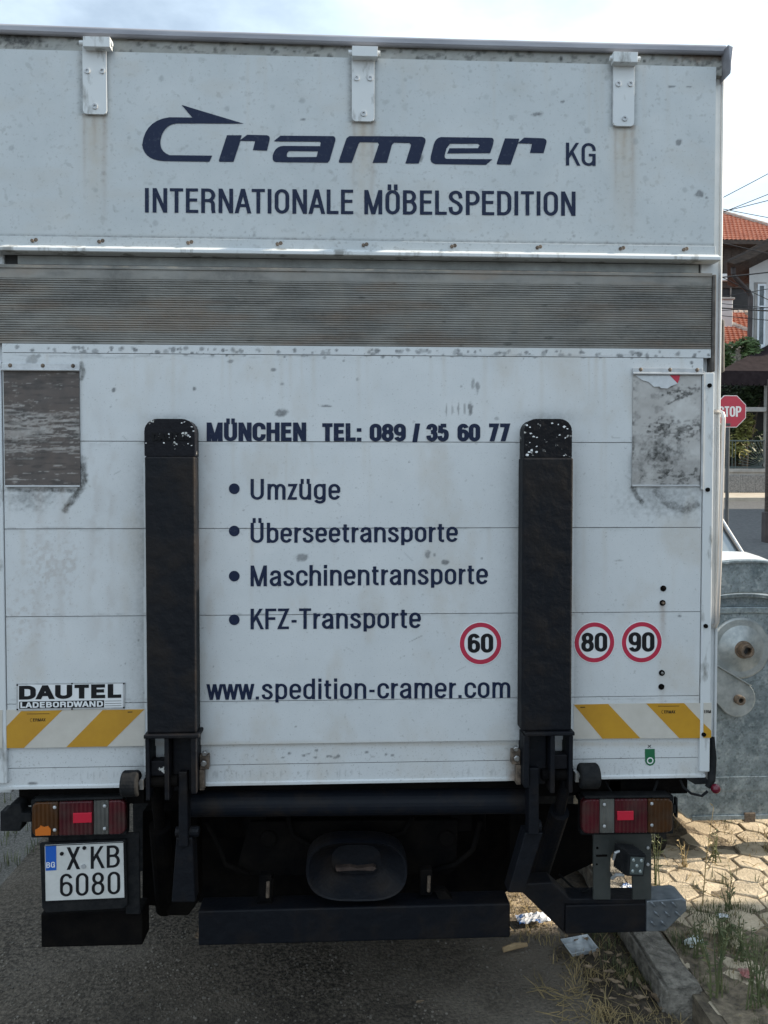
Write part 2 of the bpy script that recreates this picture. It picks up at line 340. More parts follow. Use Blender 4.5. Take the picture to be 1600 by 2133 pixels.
def glyph(ch, e):
    """strokes of one letter: ('B', x0,x1,y0,y1) bar by its edges in pen units, ('P', path), ('D', x0,y0,x1,y1) slanting bar; then width, side bearings"""
    V = lambda x, y0=0, y1=1: ('V', x, y0-e, y1+e)
    H = lambda y, x0, x1: ('H', y, x0, x1)
    Pth = lambda p: ('P', p)
    D = lambda x0, y0, x1, y1: ('D', x0, y0-e if y0 < y1 else y0+e, x1, y1+e if y0 < y1 else y1-e)
    def flip(st, w): return [('P', [(w-x, 1-y) for x, y in k[1]]) for k in st]
    def arch(x0, w): return Pth([(x0, .46), (x0+.02, .56)]+_arc(x0+w*.52, XH-.20, w*.48, .20, 150, 0, 9)+[(x0+w, -e)])
    U = {'\u00d6': 'O', '\u00dc': 'U', '\u00fc': 'u'}
    if ch in U:
        st, w, l, r = glyph(U[ch], e); y = (.87, 1.0) if ch == '\u00fc' else (1.14, 1.27)
        return st+[('Q', w/2-.125, y[0]-e, y[1]+e), ('Q', w/2+.125, y[0]-e, y[1]+e)], w, l, r
    s_, c_, d_ = .15, .125, .075
    G = {
     'I': ([V(0)], 0, s_, s_), 'N': ([V(0), V(.42), D(0, 1, .42, 0)], .42, s_, s_), 'T': ([H(1, -.06, .46), V(.2)], .40, .09, .09),
     'E': ([V(0), H(1, 0, .40), H(.53, 0, .37), H(0, 0, .41)], .35, s_, .10), 'F': ([V(0), H(1, 0, .40), H(.52, 0, .36)], .34, s_, .08), 'L': ([V(0), H(0, 0, .39)], .33, s_, .08),
     'R': ([V(0), Pth([(0, 1), (.2, 1)]+_arc(.2, .755, .2, .245, 90, -90)+[(0, .51)]), Pth([(.2, .51)]+_arc(.2, .36, .185, .15, 90, 0, 5)+[(.39, .10), (.41, -e)])], .42, s_, .11),
     'P': ([V(0), Pth([(0, 1), (.2, 1)]+_arc(.2, .73, .2, .27, 90, -90)+[(0, .46)])], .40, s_, .09),
     'B': ([V(0), Pth([(0, 1), (.19, 1)]+_arc(.19, .77, .18, .23, 90, -90)+[(0, .54)]), Pth([(.18, .54)]+_arc(.2, .27, .2, .27, 90, -90)+[(0, 0)])], .40, s_, c_),
     'D': ([V(0), Pth([(0, 1), (.18, 1)]+_arc(.18, .72, .23, .28, 90, 0)+_arc(.18, .28, .23, .28, 0, -90)+[(0, 0)])], .41, s_, c_),
     'O': ([Pth(_oval(0, .42, 0, 1))], .42, c_, c_), '0': ([Pth(_oval(0, .38, 0, 1))], .38, c_, c_),
     'C': ([Pth([(.42, .66)]+_arc(.21, .74, .21, .26, 0, 180, 12)+_arc(.21, .26, .21, .26, 180, 360, 12)+[(.42, .34)])], .42, c_, c_),
     'G': ([Pth([(.42, .68)]+_arc(.21, .74, .21, .26, 0, 180, 12)+_arc(.21, .26, .21, .26, 180, 345, 12)), H(.47, .22, .42), ('V', .42, -e, .47+e)], .42, c_, s_),
     'S': ([Pth(_spl([(.40, .71), (.36, .92), (.20, 1), (.05, .92), (.01, .76), (.10, .61), (.30, .47), (.41, .28), (.36, .08), (.20, 0), (.04, .08), (0, .30)]))], .41, c_, c_),
     'A': ([D(0, 0, .25, 1), D(.50, 0, .25, 1), H(.29, .08, .42)], .50, .06, .06), 'M': ([V(0), V(.56), D(0, 1, .28, 0), D(.56, 1, .28, 0)], .56, s_, s_),
     'K': ([V(0), D(0, .36, .38, 1), D(.15, .60, .43, 0)], .43, s_, .05), 'H': ([V(0), V(.42), H(.53, 0, .42)], .42, s_, s_),
     'U': ([Pth([(0, 1+e)]+_arc(.21, .26, .21, .26, 180, 360, 14)+[(.42, 1+e)])], .42, s_, s_), 'X': ([D(0, 0, .40, 1), D(0, 1, .40, 0)], .40, .06, .06),
     'Z': ([H(1, -.04, .42), H(0, -.04, .43), D(0, 0, .38, 1)], .38, .09, .09), 'W': ([D(0, 1, .18, 0), D(.36, 1, .18, 0), D(.36, 1, .54, 0), D(.72, 1, .54, 0)], .72, .05, .05),
     '3': ([Pth(_spl([(0, .73), (.05, .93), (.19, 1), (.33, .92), (.36, .75), (.30, .58), (.14, .535)])), Pth(_spl([(.14, .535), (.32, .49), (.38, .28), (.33, .08), (.19, 0), (.04, .08), (0, .29)]))], .38, c_, c_),
     '5': ([H(1, .05, .37), ('P', [(.06, 1), (.03, .47)]), Pth(_spl([(.03, .47), (.10, .58), (.22, .62), (.35, .53), (.38, .31), (.33, .08), (.18, 0), (.04, .07), (0, .26)]))], .38, c_, c_),
     '6': ([Pth(_oval(0, .38, 0, .60)), Pth([(0, .30), (0, .62)]+_arc(.19, .74, .19, .26, 180, 20, 12))], .38, c_, c_),
     '7': ([H(1, -.05, .40), D(.10, 0, .36, 1)], .38, .10, .10),
     '8': ([Pth(_oval(.02, .36, .54, 1)), Pth(_oval(0, .38, 0, .54))], .38, c_, c_),
     '/': ([D(0, -.08, .22, 1)], .22, .06, .06), ':': ([('V', 0, -e, .12), ('V', 0, .53, .65+e)], 0, .15, .15), '.': ([('V', 0, -e, .10)], 0, .14, .14), '-': ([H(.36, 0, .22)], .22, .07, .07),
     '(': ([Pth(_arc(.3, .5, .3, .5, 80, 280, 12))], .3, .1, .1),
     'n': ([('V', 0, -e, XH+e), arch(0, .36)], .36, .135, .125), 'm': ([('V', 0, -e, XH+e), arch(0, .31), arch(.31, .31)], .62, .135, .125), 'h': ([V(0), arch(0, .36)], .36, .135, .125),
     'u': ([Pth([(0, XH+e)]+_arc(.17, .21, .17, .21, 180, 330, 10)+[(.36, .24)]), ('V', .36, -e, XH+e)], .36, .125, .135), 'r': ([('V', 0, -e, XH+e), Pth([(0, .44), (.03, .58), (.09, .68), (.22, .71)])], .19, .135, .06),
     'a': ([Pth(_spl([(.01, .52), (.05, .67), (.17, XH), (.30, .68), (.34, .55)])+[(.34, .08), (.36, -e)]), Pth(_spl([(.34, .44), (.16, .38), (.02, .29), (0, .14), (.10, 0), (.25, .04), (.34, .18)]))], .35, .12, .12),
     'e': ([Pth([(.36, .36), (.36, .48)]+_arc(.18, XH-.23, .18, .23, 0, 180, 12)+_arc(.18, .23, .18, .23, 180, 340, 12)), H(.37, 0, .40)], .36, .115, .105), 'o': ([Pth(_oval(0, .36, 0, XH))], .36, .115, .115),
     'c': ([Pth([(.35, .48)]+_arc(.18, XH-.23, .18, .23, 12, 180, 12)+_arc(.18, .23, .18, .23, 180, 348, 12)+[(.35, .25)])], .35, .115, .09),
     'b': ([V(0), Pth(_oval(0, .36, 0, XH))], .36, .135, .115), 'd': ([V(.36), Pth(_oval(0, .36, 0, XH))], .36, .115, .135), 'p': ([('V', 0, -.24, XH+e), Pth(_oval(0, .36, 0, XH))], .36, .135, .115),
     'g': ([Pth(_oval(0, .36, 0, XH)), Pth([(.36, XH+e), (.36, -.05)]+_arc(.18, -.05, .18, .16, 0, -165, 9))], .36, .115, .135), 'i': ([('V', 0, -e, XH+e), ('V', 0, .88, 1+e)], 0, .135, .135),
     't': ([Pth([(.10, .96), (.10, .14)]+_arc(.20, .12, .10, .12, 180, 270, 5)+[(.27, 0)]), H(XH-.02, -.02, .27)], .25, .07, .07),
     's': ([Pth(_spl([(.33, .53), (.28, .68), (.16, XH), (.04, .66), (.03, .53), (.14, .42), (.28, .32), (.34, .18), (.27, .03), (.16, 0), (.04, .05), (0, .21)]))], .34, .105, .105),
     'w': ([('D', 0, XH+e, .14, -e), ('D', .28, XH+e, .14, -e), ('D', .28, XH+e, .42, -e), ('D', .56, XH+e, .42, -e)], .56, .05, .05), 'z': ([H(XH, -.03, .33), H(0, -.03, .34), ('D', 0, -e, .30, XH+e)], .30, .08, .08),
     ' ': ([], .1, .08, .08)}
    if ch == '9': st, w, l, r = G['6']; return flip(st, w), w, l, r
    return G[ch]
def lettering(mb, txt, x0, x1, yb0, yb1, cap, Y, pv, ph=None):
    """txt from pixel x0 to x1, baseline yb0..yb1, capitals cap pixels high, drawn with a pen pv wide and ph high on the plane y = Y"""
    ph = ph or pv*.80; e = ph/2/(cap-ph); cur = 0.0; gl = []
    for i, ch in enumerate(txt):
        st, w, l, r = glyph(ch, e)
        if i: cur += l
        gl.append((st, cur)); cur += w+(r if i < len(txt)-1 else 0)
    sx = (x1-x0-pv)/max(cur, 1e-6); k = 0
    if cur < 1e-6: sx = 1
    def pt(x, y, lift):
        px = x0+pv/2+x*sx; u = (px-x0)/max(1, x1-x0); return P(px, yb0+(yb1-yb0)*u-ph/2-y*(cap-ph), Y-lift)
    hx = pv/2/sx; hy = e
    for st, ox in gl:
        for q, s in enumerate(st):
            lift = .00005*(q % 6)
            if s[0] == 'V': mb.add([pt(ox+s[1]-hx, s[2], lift), pt(ox+s[1]+hx, s[2], lift), pt(ox+s[1]+hx, s[3], lift), pt(ox+s[1]-hx, s[3], lift)], [(0, 1, 2, 3)])
            elif s[0] == 'Q': h2 = min(hx*.95, .088); mb.add([pt(ox+s[1]-h2, s[2], lift), pt(ox+s[1]+h2, s[2], lift), pt(ox+s[1]+h2, s[3], lift), pt(ox+s[1]-h2, s[3], lift)], [(0, 1, 2, 3)])
            elif s[0] == 'H': mb.add([pt(ox+s[2], s[1]-hy, lift), pt(ox+s[3], s[1]-hy, lift), pt(ox+s[3], s[1]+hy, lift), pt(ox+s[2], s[1]+hy, lift)], [(0, 1, 2, 3)])
            elif s[0] == 'D':
                w = hx*1.04; mb.add([pt(ox+s[1]-w, s[2], lift), pt(ox+s[1]+w, s[2], lift), pt(ox+s[3]+w, s[4], lift), pt(ox+s[3]-w, s[4], lift)], [(0, 1, 2, 3)])
            else:
                pts = [s[1][0]]
                for p in s[1][1:]:
                    if math.hypot(p[0]-pts[-1][0], p[1]-pts[-1][1]) > 1e-4: pts.append(p)
                closed = math.hypot(pts[0][0]-pts[-1][0], pts[0][1]-pts[-1][1]) < .012
                if closed: pts = pts[:-1]
                n = len(pts); L = []; R_ = []
                for i in range(n):
                    a = pts[(i-1) % n] if (closed or i) else pts[0]; b = pts[(i+1) % n] if (closed or i < n-1) else pts[-1]
                    dx, dy = (b[0]-a[0])/hx*hy, (b[1]-a[1]); dl = math.hypot(dx, dy) or 1; nx, ny = -dy/dl, dx/dl
                    L.append((pts[i][0]+nx*hx, pts[i][1]+ny*hy)); R_.append((pts[i][0]-nx*hx, pts[i][1]-ny*hy))
                v = [pt(ox+x, y, lift) for x, y in L]+[pt(ox+x, y, lift) for x, y in R_]
                mb.add(v, [(i, (i+1) % n, n+(i+1) % n, n+i) for i in range(n if closed else n-1)])
def plain(mb, px, Y):
    """a flat outline on the plane y = Y"""
    mb.add([P(x, y, Y) for x, y in px], [tuple(range(len(px)))])
def arc(cx, cy, rx, ry, a0, a1, n=10):
    return [(cx+rx*math.cos(rad(a0+(a1-a0)*i/n)), cy-ry*math.sin(rad(a0+(a1-a0)*i/n))) for i in range(n+1)]

# ------------------------------------------------------------------ the ground
def gz(y): return 0.105*max(0.0, y-8.0) if y < 60 else 0.105*52
def profile_sheet(name, x0, x1, ys, dz, material, thick=0.0, xs=None, wob=0.0):
    xs = xs or [x0, x1]; v = []; f = []
    for y in ys:
        for x in xs: v.append((x+(wob*math.sin(y*3.1+x) if wob else 0), y, gz(y)+dz))
    k = len(xs)
    for i in range(len(ys)-1):
        for j in range(k-1): f.append((i*k+j, i*k+j+1, (i+1)*k+j+1, (i+1)*k+j))
    mb = MB(); mb.add(v, f)
    if thick:
        n0 = len(v); vv = [(x, y, z-thick) for x, y, z in v]; mb.add(vv, [])
        for i in range(len(ys)-1):
            mb.f.append([i*k, (i+1)*k, n0+(i+1)*k, n0+i*k]); mb.m.append(0)
            mb.f.append([(i+1)*k-1, (i+2)*k-1, n0+(i+2)*k-1, n0+(i+1)*k-1]); mb.m.append(0)
        for j in range(k-1):
            mb.f.append([j, j+1, n0+j+1, n0+j]); mb.m.append(0)
            e = (len(ys)-1)*k; mb.f.append([e+j, e+j+1, n0+e+j+1, n0+e+j]); mb.m.append(0)
    o = mb.build(name, material); props(o, kind='structure'); return o
def asphalt(name, c1, c2, c3, sc=70):
    m = mat(name, c1, c2, sc, .88, 0, 1.0, 90, detail=8, lo=.40, hi=.63, spec=.25)
    t = m.node_tree; n = t.nodes; l = t.links; b = n['Principled BSDF']
    old = b.inputs['Base Color'].links[0].from_socket
    tc = [x for x in n if x.type == 'TEX_COORD'][0]
    z = n.new('ShaderNodeTexNoise'); z.inputs['Scale'].default_value = 1.3; z.inputs['Detail'].default_value = 6
    r = n.new('ShaderNodeMapRange'); r.inputs[1].default_value = .42; r.inputs[2].default_value = .68; r.inputs[4].default_value = .45
    x = n.new('ShaderNodeMix'); x.data_type = 'RGBA'; x.inputs[7].default_value = (*c3, 1)
    l.new(tc.outputs['Object'], z.inputs[0]); l.new(z.outputs[0], r.inputs[0]); l.new(r.outputs[0], x.inputs[0]); l.new(old, x.inputs[6]); cur = x.outputs[2]
    v = n.new('ShaderNodeTexVoronoi'); v.inputs['Scale'].default_value = 55
    k = n.new('ShaderNodeMapRange'); k.inputs[1].default_value = .16; k.inputs[2].default_value = .10; k.inputs[4].default_value = .28
    y = n.new('ShaderNodeMix'); y.data_type = 'RGBA'; y.inputs[7].default_value = (0.22, 0.195, 0.16, 1)
    l.new(tc.outputs['Object'], v.inputs['Vector']); l.new(v.outputs['Distance'], k.inputs[0]); l.new(k.outputs[0], y.inputs[0]); l.new(cur, y.inputs[6])
    l.new(y.outputs[2], b.inputs['Base Color']); return m
M['asphalt'] = asphalt('worn_asphalt', (0.024, 0.0195, 0.015), (0.132, 0.110, 0.086), (0.098, 0.079, 0.059), 62)
def dusty():
    m = M['asphalt']; t = m.node_tree; n = t.nodes; l = t.links; b = n['Principled BSDF']; old = b.inputs['Base Color'].links[0].from_socket
    tc = [x for x in n if x.type == 'TEX_COORD'][0]; sx = n.new('ShaderNodeSeparateXYZ'); l.new(tc.outputs['Object'], sx.inputs[0])
    z = n.new('ShaderNodeTexNoise'); z.inputs['Scale'].default_value = 2.4; z.inputs['Detail'].default_value = 7; l.new(tc.outputs['Object'], z.inputs[0])
    k = n.new('ShaderNodeMapRange'); k.inputs[1].default_value = -.1; k.inputs[2].default_value = 1.1; l.new(sx.outputs[0], k.inputs[0])
    a = n.new('ShaderNodeMath'); a.operation = 'MULTIPLY_ADD'; a.inputs[1].default_value = 1.6; l.new(z.outputs[0], a.inputs[0]); l.new(k.outputs[0], a.inputs[2])
    r = n.new('ShaderNodeMapRange'); r.inputs[1].default_value = .85; r.inputs[2].default_value = 1.6; r.inputs[4].default_value = .62; l.new(a.outputs[0], r.inputs[0])
    x = n.new('ShaderNodeMix'); x.data_type = 'RGBA'; x.inputs[7].default_value = (0.22, 0.19, 0.155, 1); l.new(r.outputs[0], x.inputs[0]); l.new(old, x.inputs[6]); l.new(x.outputs[2], b.inputs['Base Color'])
dusty()
def rear_shade():  # shade under the truck's rear, painted into the asphalt as a dark patch
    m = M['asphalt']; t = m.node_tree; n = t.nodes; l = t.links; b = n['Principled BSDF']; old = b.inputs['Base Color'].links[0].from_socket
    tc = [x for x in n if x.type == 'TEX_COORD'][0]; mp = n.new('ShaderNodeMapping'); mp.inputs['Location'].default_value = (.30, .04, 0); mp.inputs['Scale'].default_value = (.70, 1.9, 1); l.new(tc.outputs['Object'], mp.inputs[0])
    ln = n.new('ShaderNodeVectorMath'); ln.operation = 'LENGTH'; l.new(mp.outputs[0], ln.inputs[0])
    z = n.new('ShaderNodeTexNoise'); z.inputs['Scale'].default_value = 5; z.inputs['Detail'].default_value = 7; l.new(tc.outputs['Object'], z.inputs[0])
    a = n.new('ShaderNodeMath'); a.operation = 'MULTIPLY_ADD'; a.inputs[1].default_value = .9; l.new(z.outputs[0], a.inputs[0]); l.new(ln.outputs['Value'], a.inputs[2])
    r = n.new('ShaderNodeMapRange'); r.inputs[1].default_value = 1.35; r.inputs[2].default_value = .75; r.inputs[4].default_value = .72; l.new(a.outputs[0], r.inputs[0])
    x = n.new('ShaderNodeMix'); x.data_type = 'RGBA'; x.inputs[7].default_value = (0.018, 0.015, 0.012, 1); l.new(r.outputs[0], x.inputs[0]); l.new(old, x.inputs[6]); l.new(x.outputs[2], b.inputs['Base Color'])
rear_shade()
M['asphaltfar'] = mat('grey_asphalt', (0.055, 0.056, 0.06), (0.10, 0.10, 0.10), 12, .85)
M['dirt'] = mat('dry_dirt', (0.11, 0.085, 0.06), (0.24, 0.19, 0.135), 9, .95, 0, .6, 60)
M['gravel'] = asphalt('gravel', (0.07, 0.068, 0.064), (0.20, 0.19, 0.175), (0.12, 0.105, 0.085), 90)
M['paver'] = mat('concrete_paver', (0.33, 0.275, 0.20), (0.58, 0.485, 0.36), 9, .92, 0, .6, 90, lo=.3, hi=.66)
M['joint'] = mat('paver_joint_dirt', (0.055, 0.044, 0.032), (0.20, 0.16, 0.11), 16, .95, 0, .8, 80)
M['kerb'] = mat('kerb_concrete', (0.075, 0.068, 0.056), (0.25, 0.225, 0.19), 26, .92, 0, 1.0, 110, lo=.33, hi=.62)

YS = [-60, -30, -12, -4, 0, 4, 8, 12, 16, 20, 24, 30, 40, 60, 120, 400]
profile_sheet('ground', -300, 300, YS, -0.02, M['gravel'])
KX0 = P(1330, 1955, 0.45).x                                  # kerb face
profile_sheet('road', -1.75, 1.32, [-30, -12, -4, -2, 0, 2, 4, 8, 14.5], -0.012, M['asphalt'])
# far cross street, its kerb and pavement
profile_sheet('cross_street', -60, 60, [14.5, 16, 18, 20, 22.9], -0.008, M['asphaltfar'])
profile_sheet('far_pavement', -60, 60, [22.9, 24.35], 0.11, mat('far_paving', (0.36, 0.31, 0.25), (0.45, 0.40, 0.33), 3, .9), .25)
# dirt strip under the pavers and on to the side street
profile_sheet('pavement_bed', KX0+.1, 14, [-14, -6, -2, 0, 2, 4, 6.6], 0.0895, M['joint'], .12)
profile_sheet('side_street', 1.3, 14, [6.6, 8, 10, 12, 14.5], -0.008, M['asphaltfar'])
def smooth_noise(x, y): return float(fbm(np.array([x]), np.array([y]), 3)[0])
def pavers():
    mb = MB(); a = 0.090; row = 0
    y = -1.3
    while y < 6.5:
        x = KX0+0.22+(row % 2)*a*0.88
        while x < 5.2:
            if x < 2.0+0.42*max(0, y+2.74) + 0.6:
                jx, jy = random.uniform(-.006, .006)+.02*(smooth_noise(x*3, y*3)-.5), random.uniform(-.006, .006)+.02*(smooth_noise(x*3+9, y*3)-.5)
                h = 0.098+0.012*(smooth_noise(x*1.5, y*1.5)-.5)*2+random.uniform(-.004, .004)
                tx, ty = random.uniform(-.05, .05), random.uniform(-.05, .05); s = random.uniform(.93, .975)
                c = []
                for k in range(6):
                    an = math.pi/6+k*math.pi/3+random.uniform(-.15, .15)
                    px, py = a*s*math.cos(an), a*s*math.sin(an); c.append((x+jx+px, y+jy+py, h+px*tx+py*ty))
                v = c+[(q[0]+(q[0]-x)*.06, q[1]+(q[1]-y)*.06, q[2]-.05) for q in c]
                if random.random() > .05:
                    mb.add(v, [tuple(range(6))]+[(i, 6+i, 6+(i+1) % 6, (i+1) % 6) for i in range(6)])
            x += a*1.76
        y += a*1.53; row += 1
    o = mb.build('pavement', 'paver', None, .004, seg=1); props(o, kind='structure')
pavers()

def rough_block(name, x0, x1, y0, y1, z0, z1, material, seed, amp=.010, n=14):
    """a weathered block: bevelled box with a wobbling surface"""
    bm = bmesh.new(); bmesh.ops.create_cube(bm, size=1)
    for v in bm.verts: v.co = Vector(((x0+x1)/2+v.co.x*(x1-x0), (y0+y1)/2+v.co.y*(y1-y0), (z0+z1)/2+v.co.z*(z1-z0)))
    bmesh.ops.bevel(bm, geom=bm.edges[:], offset=.012, segments=2, affect='EDGES')
    bmesh.ops.subdivide_edges(bm, edges=bm.edges[:], cuts=n, use_grid_fill=True)
    for v in bm.verts:
        q = v.co*9
        d = float(fbm(np.array([q.x+q.z+seed]), np.array([q.y*1.2+q.z*.7]), 4)[0])-.5
        v.co += (v.co-Vector(((x0+x1)/2, v.co.y, (z0+z1)/2))).normalized()*d*amp*4
    me = bpy.data.meshes.new(name); bm.to_mesh(me); bm.free(); me.materials.append(M[material] if isinstance(material, str) else material)
    for p in me.polygons: p.use_smooth = True
    return link(name, me)
kz = [(.10, .112), (.97, .118), (2.0, .112), (3.03, .115), (4.05, .11), (5.07, .112)]
lab = ['pale kerb stone with a broken near end beside the leaf litter', 'kerb stone behind the checkered bumper step', 'kerb stone in the sun beside the metal bin',
       'kerb stone past the far side of the bin', 'sunlit kerb stone under the truck, second from the far end', 'last kerb stone before the side street']
for i, (y0, z) in enumerate(kz):
    o = rough_block('kerb_stone', KX0, KX0+.145, y0+.06, (y0 if i else -.02)+1.055, -.06, z, 'kerb', i*3.3)
    props(o, lab[i], 'kerb', 'kerb stones along the pavement')
for i, y0 in enumerate((-.93, -1.95)):
    o = rough_block('kerb_stone', KX0+.06, KX0+.21, y0+.03, y0+.97, -.1, .05-.02*i, 'kerb', 50+i)
    props(o, ['low sunken kerb stone among dry weeds in the corner of the picture', 'sunken kerb stone nearest the viewer'][i], 'kerb', 'kerb stones along the pavement')

# ------------------------------------------------------------------ the truck
T = thing('delivery_truck', 'dirty white removal truck seen from behind with blue lettering and a raised tail lift', 'truck', (0.047, 0.0, 0.0))
XC = 0.047
ZB, ZT = 0.98, Zc(84, .02)                                     # underside and roof
XR = P(1494, 1000, .05).x; XL = 2*XC-XR
cb = MB()
cb.box(XL, XR, .09, 7.2, ZB+.02, ZT-.03)
cb.build('cargo_body', 'white', T)
# rear frame posts
for sgn in (1, -1):
    m = MB(); xe = XR if sgn > 0 else XL
    m.box(xe-sgn*.075, xe, .035, .088, ZB-.03, ZT-.04)
    fr = m.build('frame_post', 'white', T, .006)
    m = MB(); m.tube([(xe-sgn*.006, .030, ZB), (xe-sgn*.006, .030, ZT-.1)], .005, 8); m.build('edge_trim', 'white', fr)
# roof moulding
m = MB()
zt0 = P(0, 53, -.008).z; zt1 = P(800, 80, -.008).z; zt2 = P(1510, 98, -.008).z
N = 24; v = []; f = []
xs = np.linspace(XL-.02, P(1514, 110, -.008).x, N+1)
xa, xb, xc = P(0, 53, -.008).x, P(800, 80, -.008).x, P(1510, 98, -.008).x
cf = np.polyfit([xa, xb, xc], [zt0, zt1, zt2], 2)
prof = [(.10, .016), (-.002, .010), (-.010, .002), (-.010, -.014), (-.005, -.022), (.004, -.023), (.008, -.018), (.10, -.018)]
for x in xs:
    z = float(np.polyval(cf, x)); e = max(0, (x-(xs[-1]-.008))/.05)
    for (yy, zz) in prof: v.append((x, yy, z+zz-.012*e*e))
k = len(prof)
for i in range(N):
    for j in range(k): f.append((i*k+j, i*k+(j+1) % k, (i+1)*k+(j+1) % k, (i+1)*k+j))
f += [tuple(range(k)), tuple(N*k+j for j in range(k))]
m.add(v, f)
# the moulding turns down at the corner
c0 = P(1515, 108, -.006); c1 = P(1510, 165, -.006)
m.prism([(c0.x-.016, c0.z+.004), (c0.x+.004, c0.z-.004), (c1.x+.002, c1.z), (c0.x-.012, c0.z-.008)], -.045, .1)
m.build('roof_rail', 'roofrail', T, .003)
m = MB(); m.box(XL+.01, XR-.004, .02, 7.19, ZT-.05, ZT+.004); m.build('roof', 'white', T)
# header strip
def wear_header(px, py):
    d = .8*sstep(.55, .72, fbm(px/16, py/9, 5))
    d = np.maximum(d, blob(px, py, 45, 80, 50, 16, .7, 3)); d = np.maximum(d, blob(px, py, 1475, 118, 42, 14, .8, 5)*.9)
    for k in range(34):
        x = 60+k*43+RNG.uniform(-18, 18); d = np.maximum(d, blob(px, py, x, 96+x*.024+RNG.uniform(-10, 12), RNG.uniform(2, 6), RNG.uniform(2, 6), .5, k))
    return {'dirt': d, 'rust': blob(px, py, 1455, 112, 60, 14, 1, 8)*.4, 'stain': .4*fbm(px/60, py/20), 'chip': 0*px}
hx0, hx1 = XL+.02, P(1504, 140, 0.012).x
sheet('header_panel', hx0, hx1, Zc(140, .012), Zc(80, .012), .012, 'header', T, wear_header, .005, .05)

# ---- upper roof flap
FX0, FX1 = P(-12, 300, 0).x, P(1490, 300, 0).x
fz0, fz1 = Zc(510, 0), Zc(122, 0)
HING = [(172, 222, 75, 237, 148, 222), (733, 780, 95, 252, 163, 237), (1278, 1322, 107, 262, 175, 247)]
def wear_flap(px, py):
    d = 0*px; r = 0*px; st = .18*sstep(.5, .8, fbm(px/90, py/45, 4)); ch = 0*px
    for (a, b, t, bo, q1, q2) in HING:
        d = np.maximum(d, .55*np.exp(-((px-a+2)/7)**2)*(py > t)*(py < bo+3)); d = np.maximum(d, .28*np.exp(-((px-b-2)/5)**2)*(py > t)*(py < bo))
        d = np.maximum(d, .55*np.exp(-((py-bo-3)/5)**2)*(px > a-2)*(px < b+2))
        for j, o in enumerate((4, (b-a)/2, b-a-4)):
            r = np.maximum(r, streak(px, py, a+o, bo, bo+(170, 90, 240)[j], 3+j, a+j)*.5)
        st = np.maximum(st, np.exp(-((px-(a+b)/2)/26)**2)*np.clip(1-(py-bo)/260, 0, 1)*(py > bo)*.8)
    for k in range(70):
        x, y = RNG.uniform(10, 1480), RNG.uniform(120, 490); s = RNG.uniform(2, 6)
        ch = np.maximum(ch, blob(px, py, x, y, s, s, .5, k)*RNG.uniform(.10, .35))
    for (x, y, a, b) in ((1172, 212, 5, 2.5), (1118, 238, 10, 3.5), (1414, 296, 7, 7), (1457, 404, 9, 6), (1472, 412, 4, 3), (632, 249, 5, 3), (876, 330, 7, 8), (1400, 180, 6, 2), (1435, 181, 7, 2)):
        ch = np.maximum(ch, blob(px, py, x, y, a, b, .7, x)*.85)
    d = np.maximum(d, .6*np.exp(-((py-(490+.0135*px))/3)**2)*(.4+fbm(px/12, py/9)))
    for k in range(130):
        x = RNG.uniform(0, 1490); y = RNG.uniform(470, 505)+.0135*x; s = RNG.uniform(1, 4)
        d = np.maximum(d, blob(px, py, x, y, s, s*.8, .5, k)*RNG.uniform(.1, .5))
    for x in (68, 207, 392, 578, 757, 941, 1119, 1292, 1424): d = np.maximum(d, .5*blob(px, py, x+3, 501+.0135*x, 10, 7, .8, x)); r = np.maximum(r, streak(px, py, x+2, 500+.0135*x, 516+.0135*x, 3, x)*.6)
    for k in range(26): st = np.maximum(st, streak(px, py, RNG.uniform(5, 1480), 118, RNG.uniform(170, 420), RNG.uniform(3, 9), k)*RNG.uniform(.1, .35))
    return {'dirt': d, 'rust': r, 'stain': st, 'chip': ch}
flap = sheet('roof_flap', FX0, FX1, fz0, fz1, 0.0, 'flap', T, wear_flap, .0038, .035)
props(flap, 'upper white flap with the haulier lettering')
for (a, b, t, bo, q1, q2) in HING:
    m = MB(); pl = -.010
    x0, x1 = P(a, 160, pl).x, P(b, 160, pl).x; z0, z1 = P(a, bo, pl).z, P(a, t+14, pl).z; r = .012
    m.prism([(x0, z1), (x1, z1), (x1, z0+r), (x1-r*.3, z0+r*.3), (x1-r, z0), (x0+r, z0), (x0+r*.3, z0+r*.3), (x0, z0+r)], pl, -.0005)
    zt = P(a, t, -.04).z; zb = P(a, t+21, -.04).z
    m.box(P(a, t, -.04).x+.001, P(b+7, t, -.04).x, -.04, -.011, zb, zt)
    m.cyl((P(a-7, t, -.03).x, -.027, (zt+zb)/2), (P(b+12, t, -.03).x, -.027, (zt+zb)/2), .008, 10)
    m.use(1)
    for (x, y) in ((a+10, q1), (b-9, q1), ((a+b)/2+1, q2)):
        p = P(x, y, pl); m.ring((p.x, p.z), .0042, .0095, pl-.004, pl, 14); m.disc((p.x, p.z), .0042, pl-.001, pl, 10)
    m.build('hinge', ['oldwhite', 'dullalu'], flap, .0025)
# bottom ledge of the flap
def zl(y): return Zc(y, -.02, 800)
m = MB()
m.box(FX0-.02, FX1+.004, -.004, .03, zl(519), zl(499.5))
m.use(1); m.xprism([(.03, zl(518)), (-.0045, zl(518)), (-.026, zl(525.5)), (-.028, zl(527)), (-.028, zl(533)), (-.024, zl(534)), (.03, zl(533))], FX0-.02, FX1+.012)
m.use(2)
for x in (68, 207, 392, 578, 757, 941, 1119, 1292, 1424):
    p = P(x, 495+.0135*x+6, -.004); m.disc((p.x, p.z), .006, -.011, -.003, 8); m.disc((p.x+.011, p.z+.004), .007, -.0055, -.003, 7)
m.build('drip_ledge', ['flap', 'oldwhite', 'rustybit'], flap, .002)
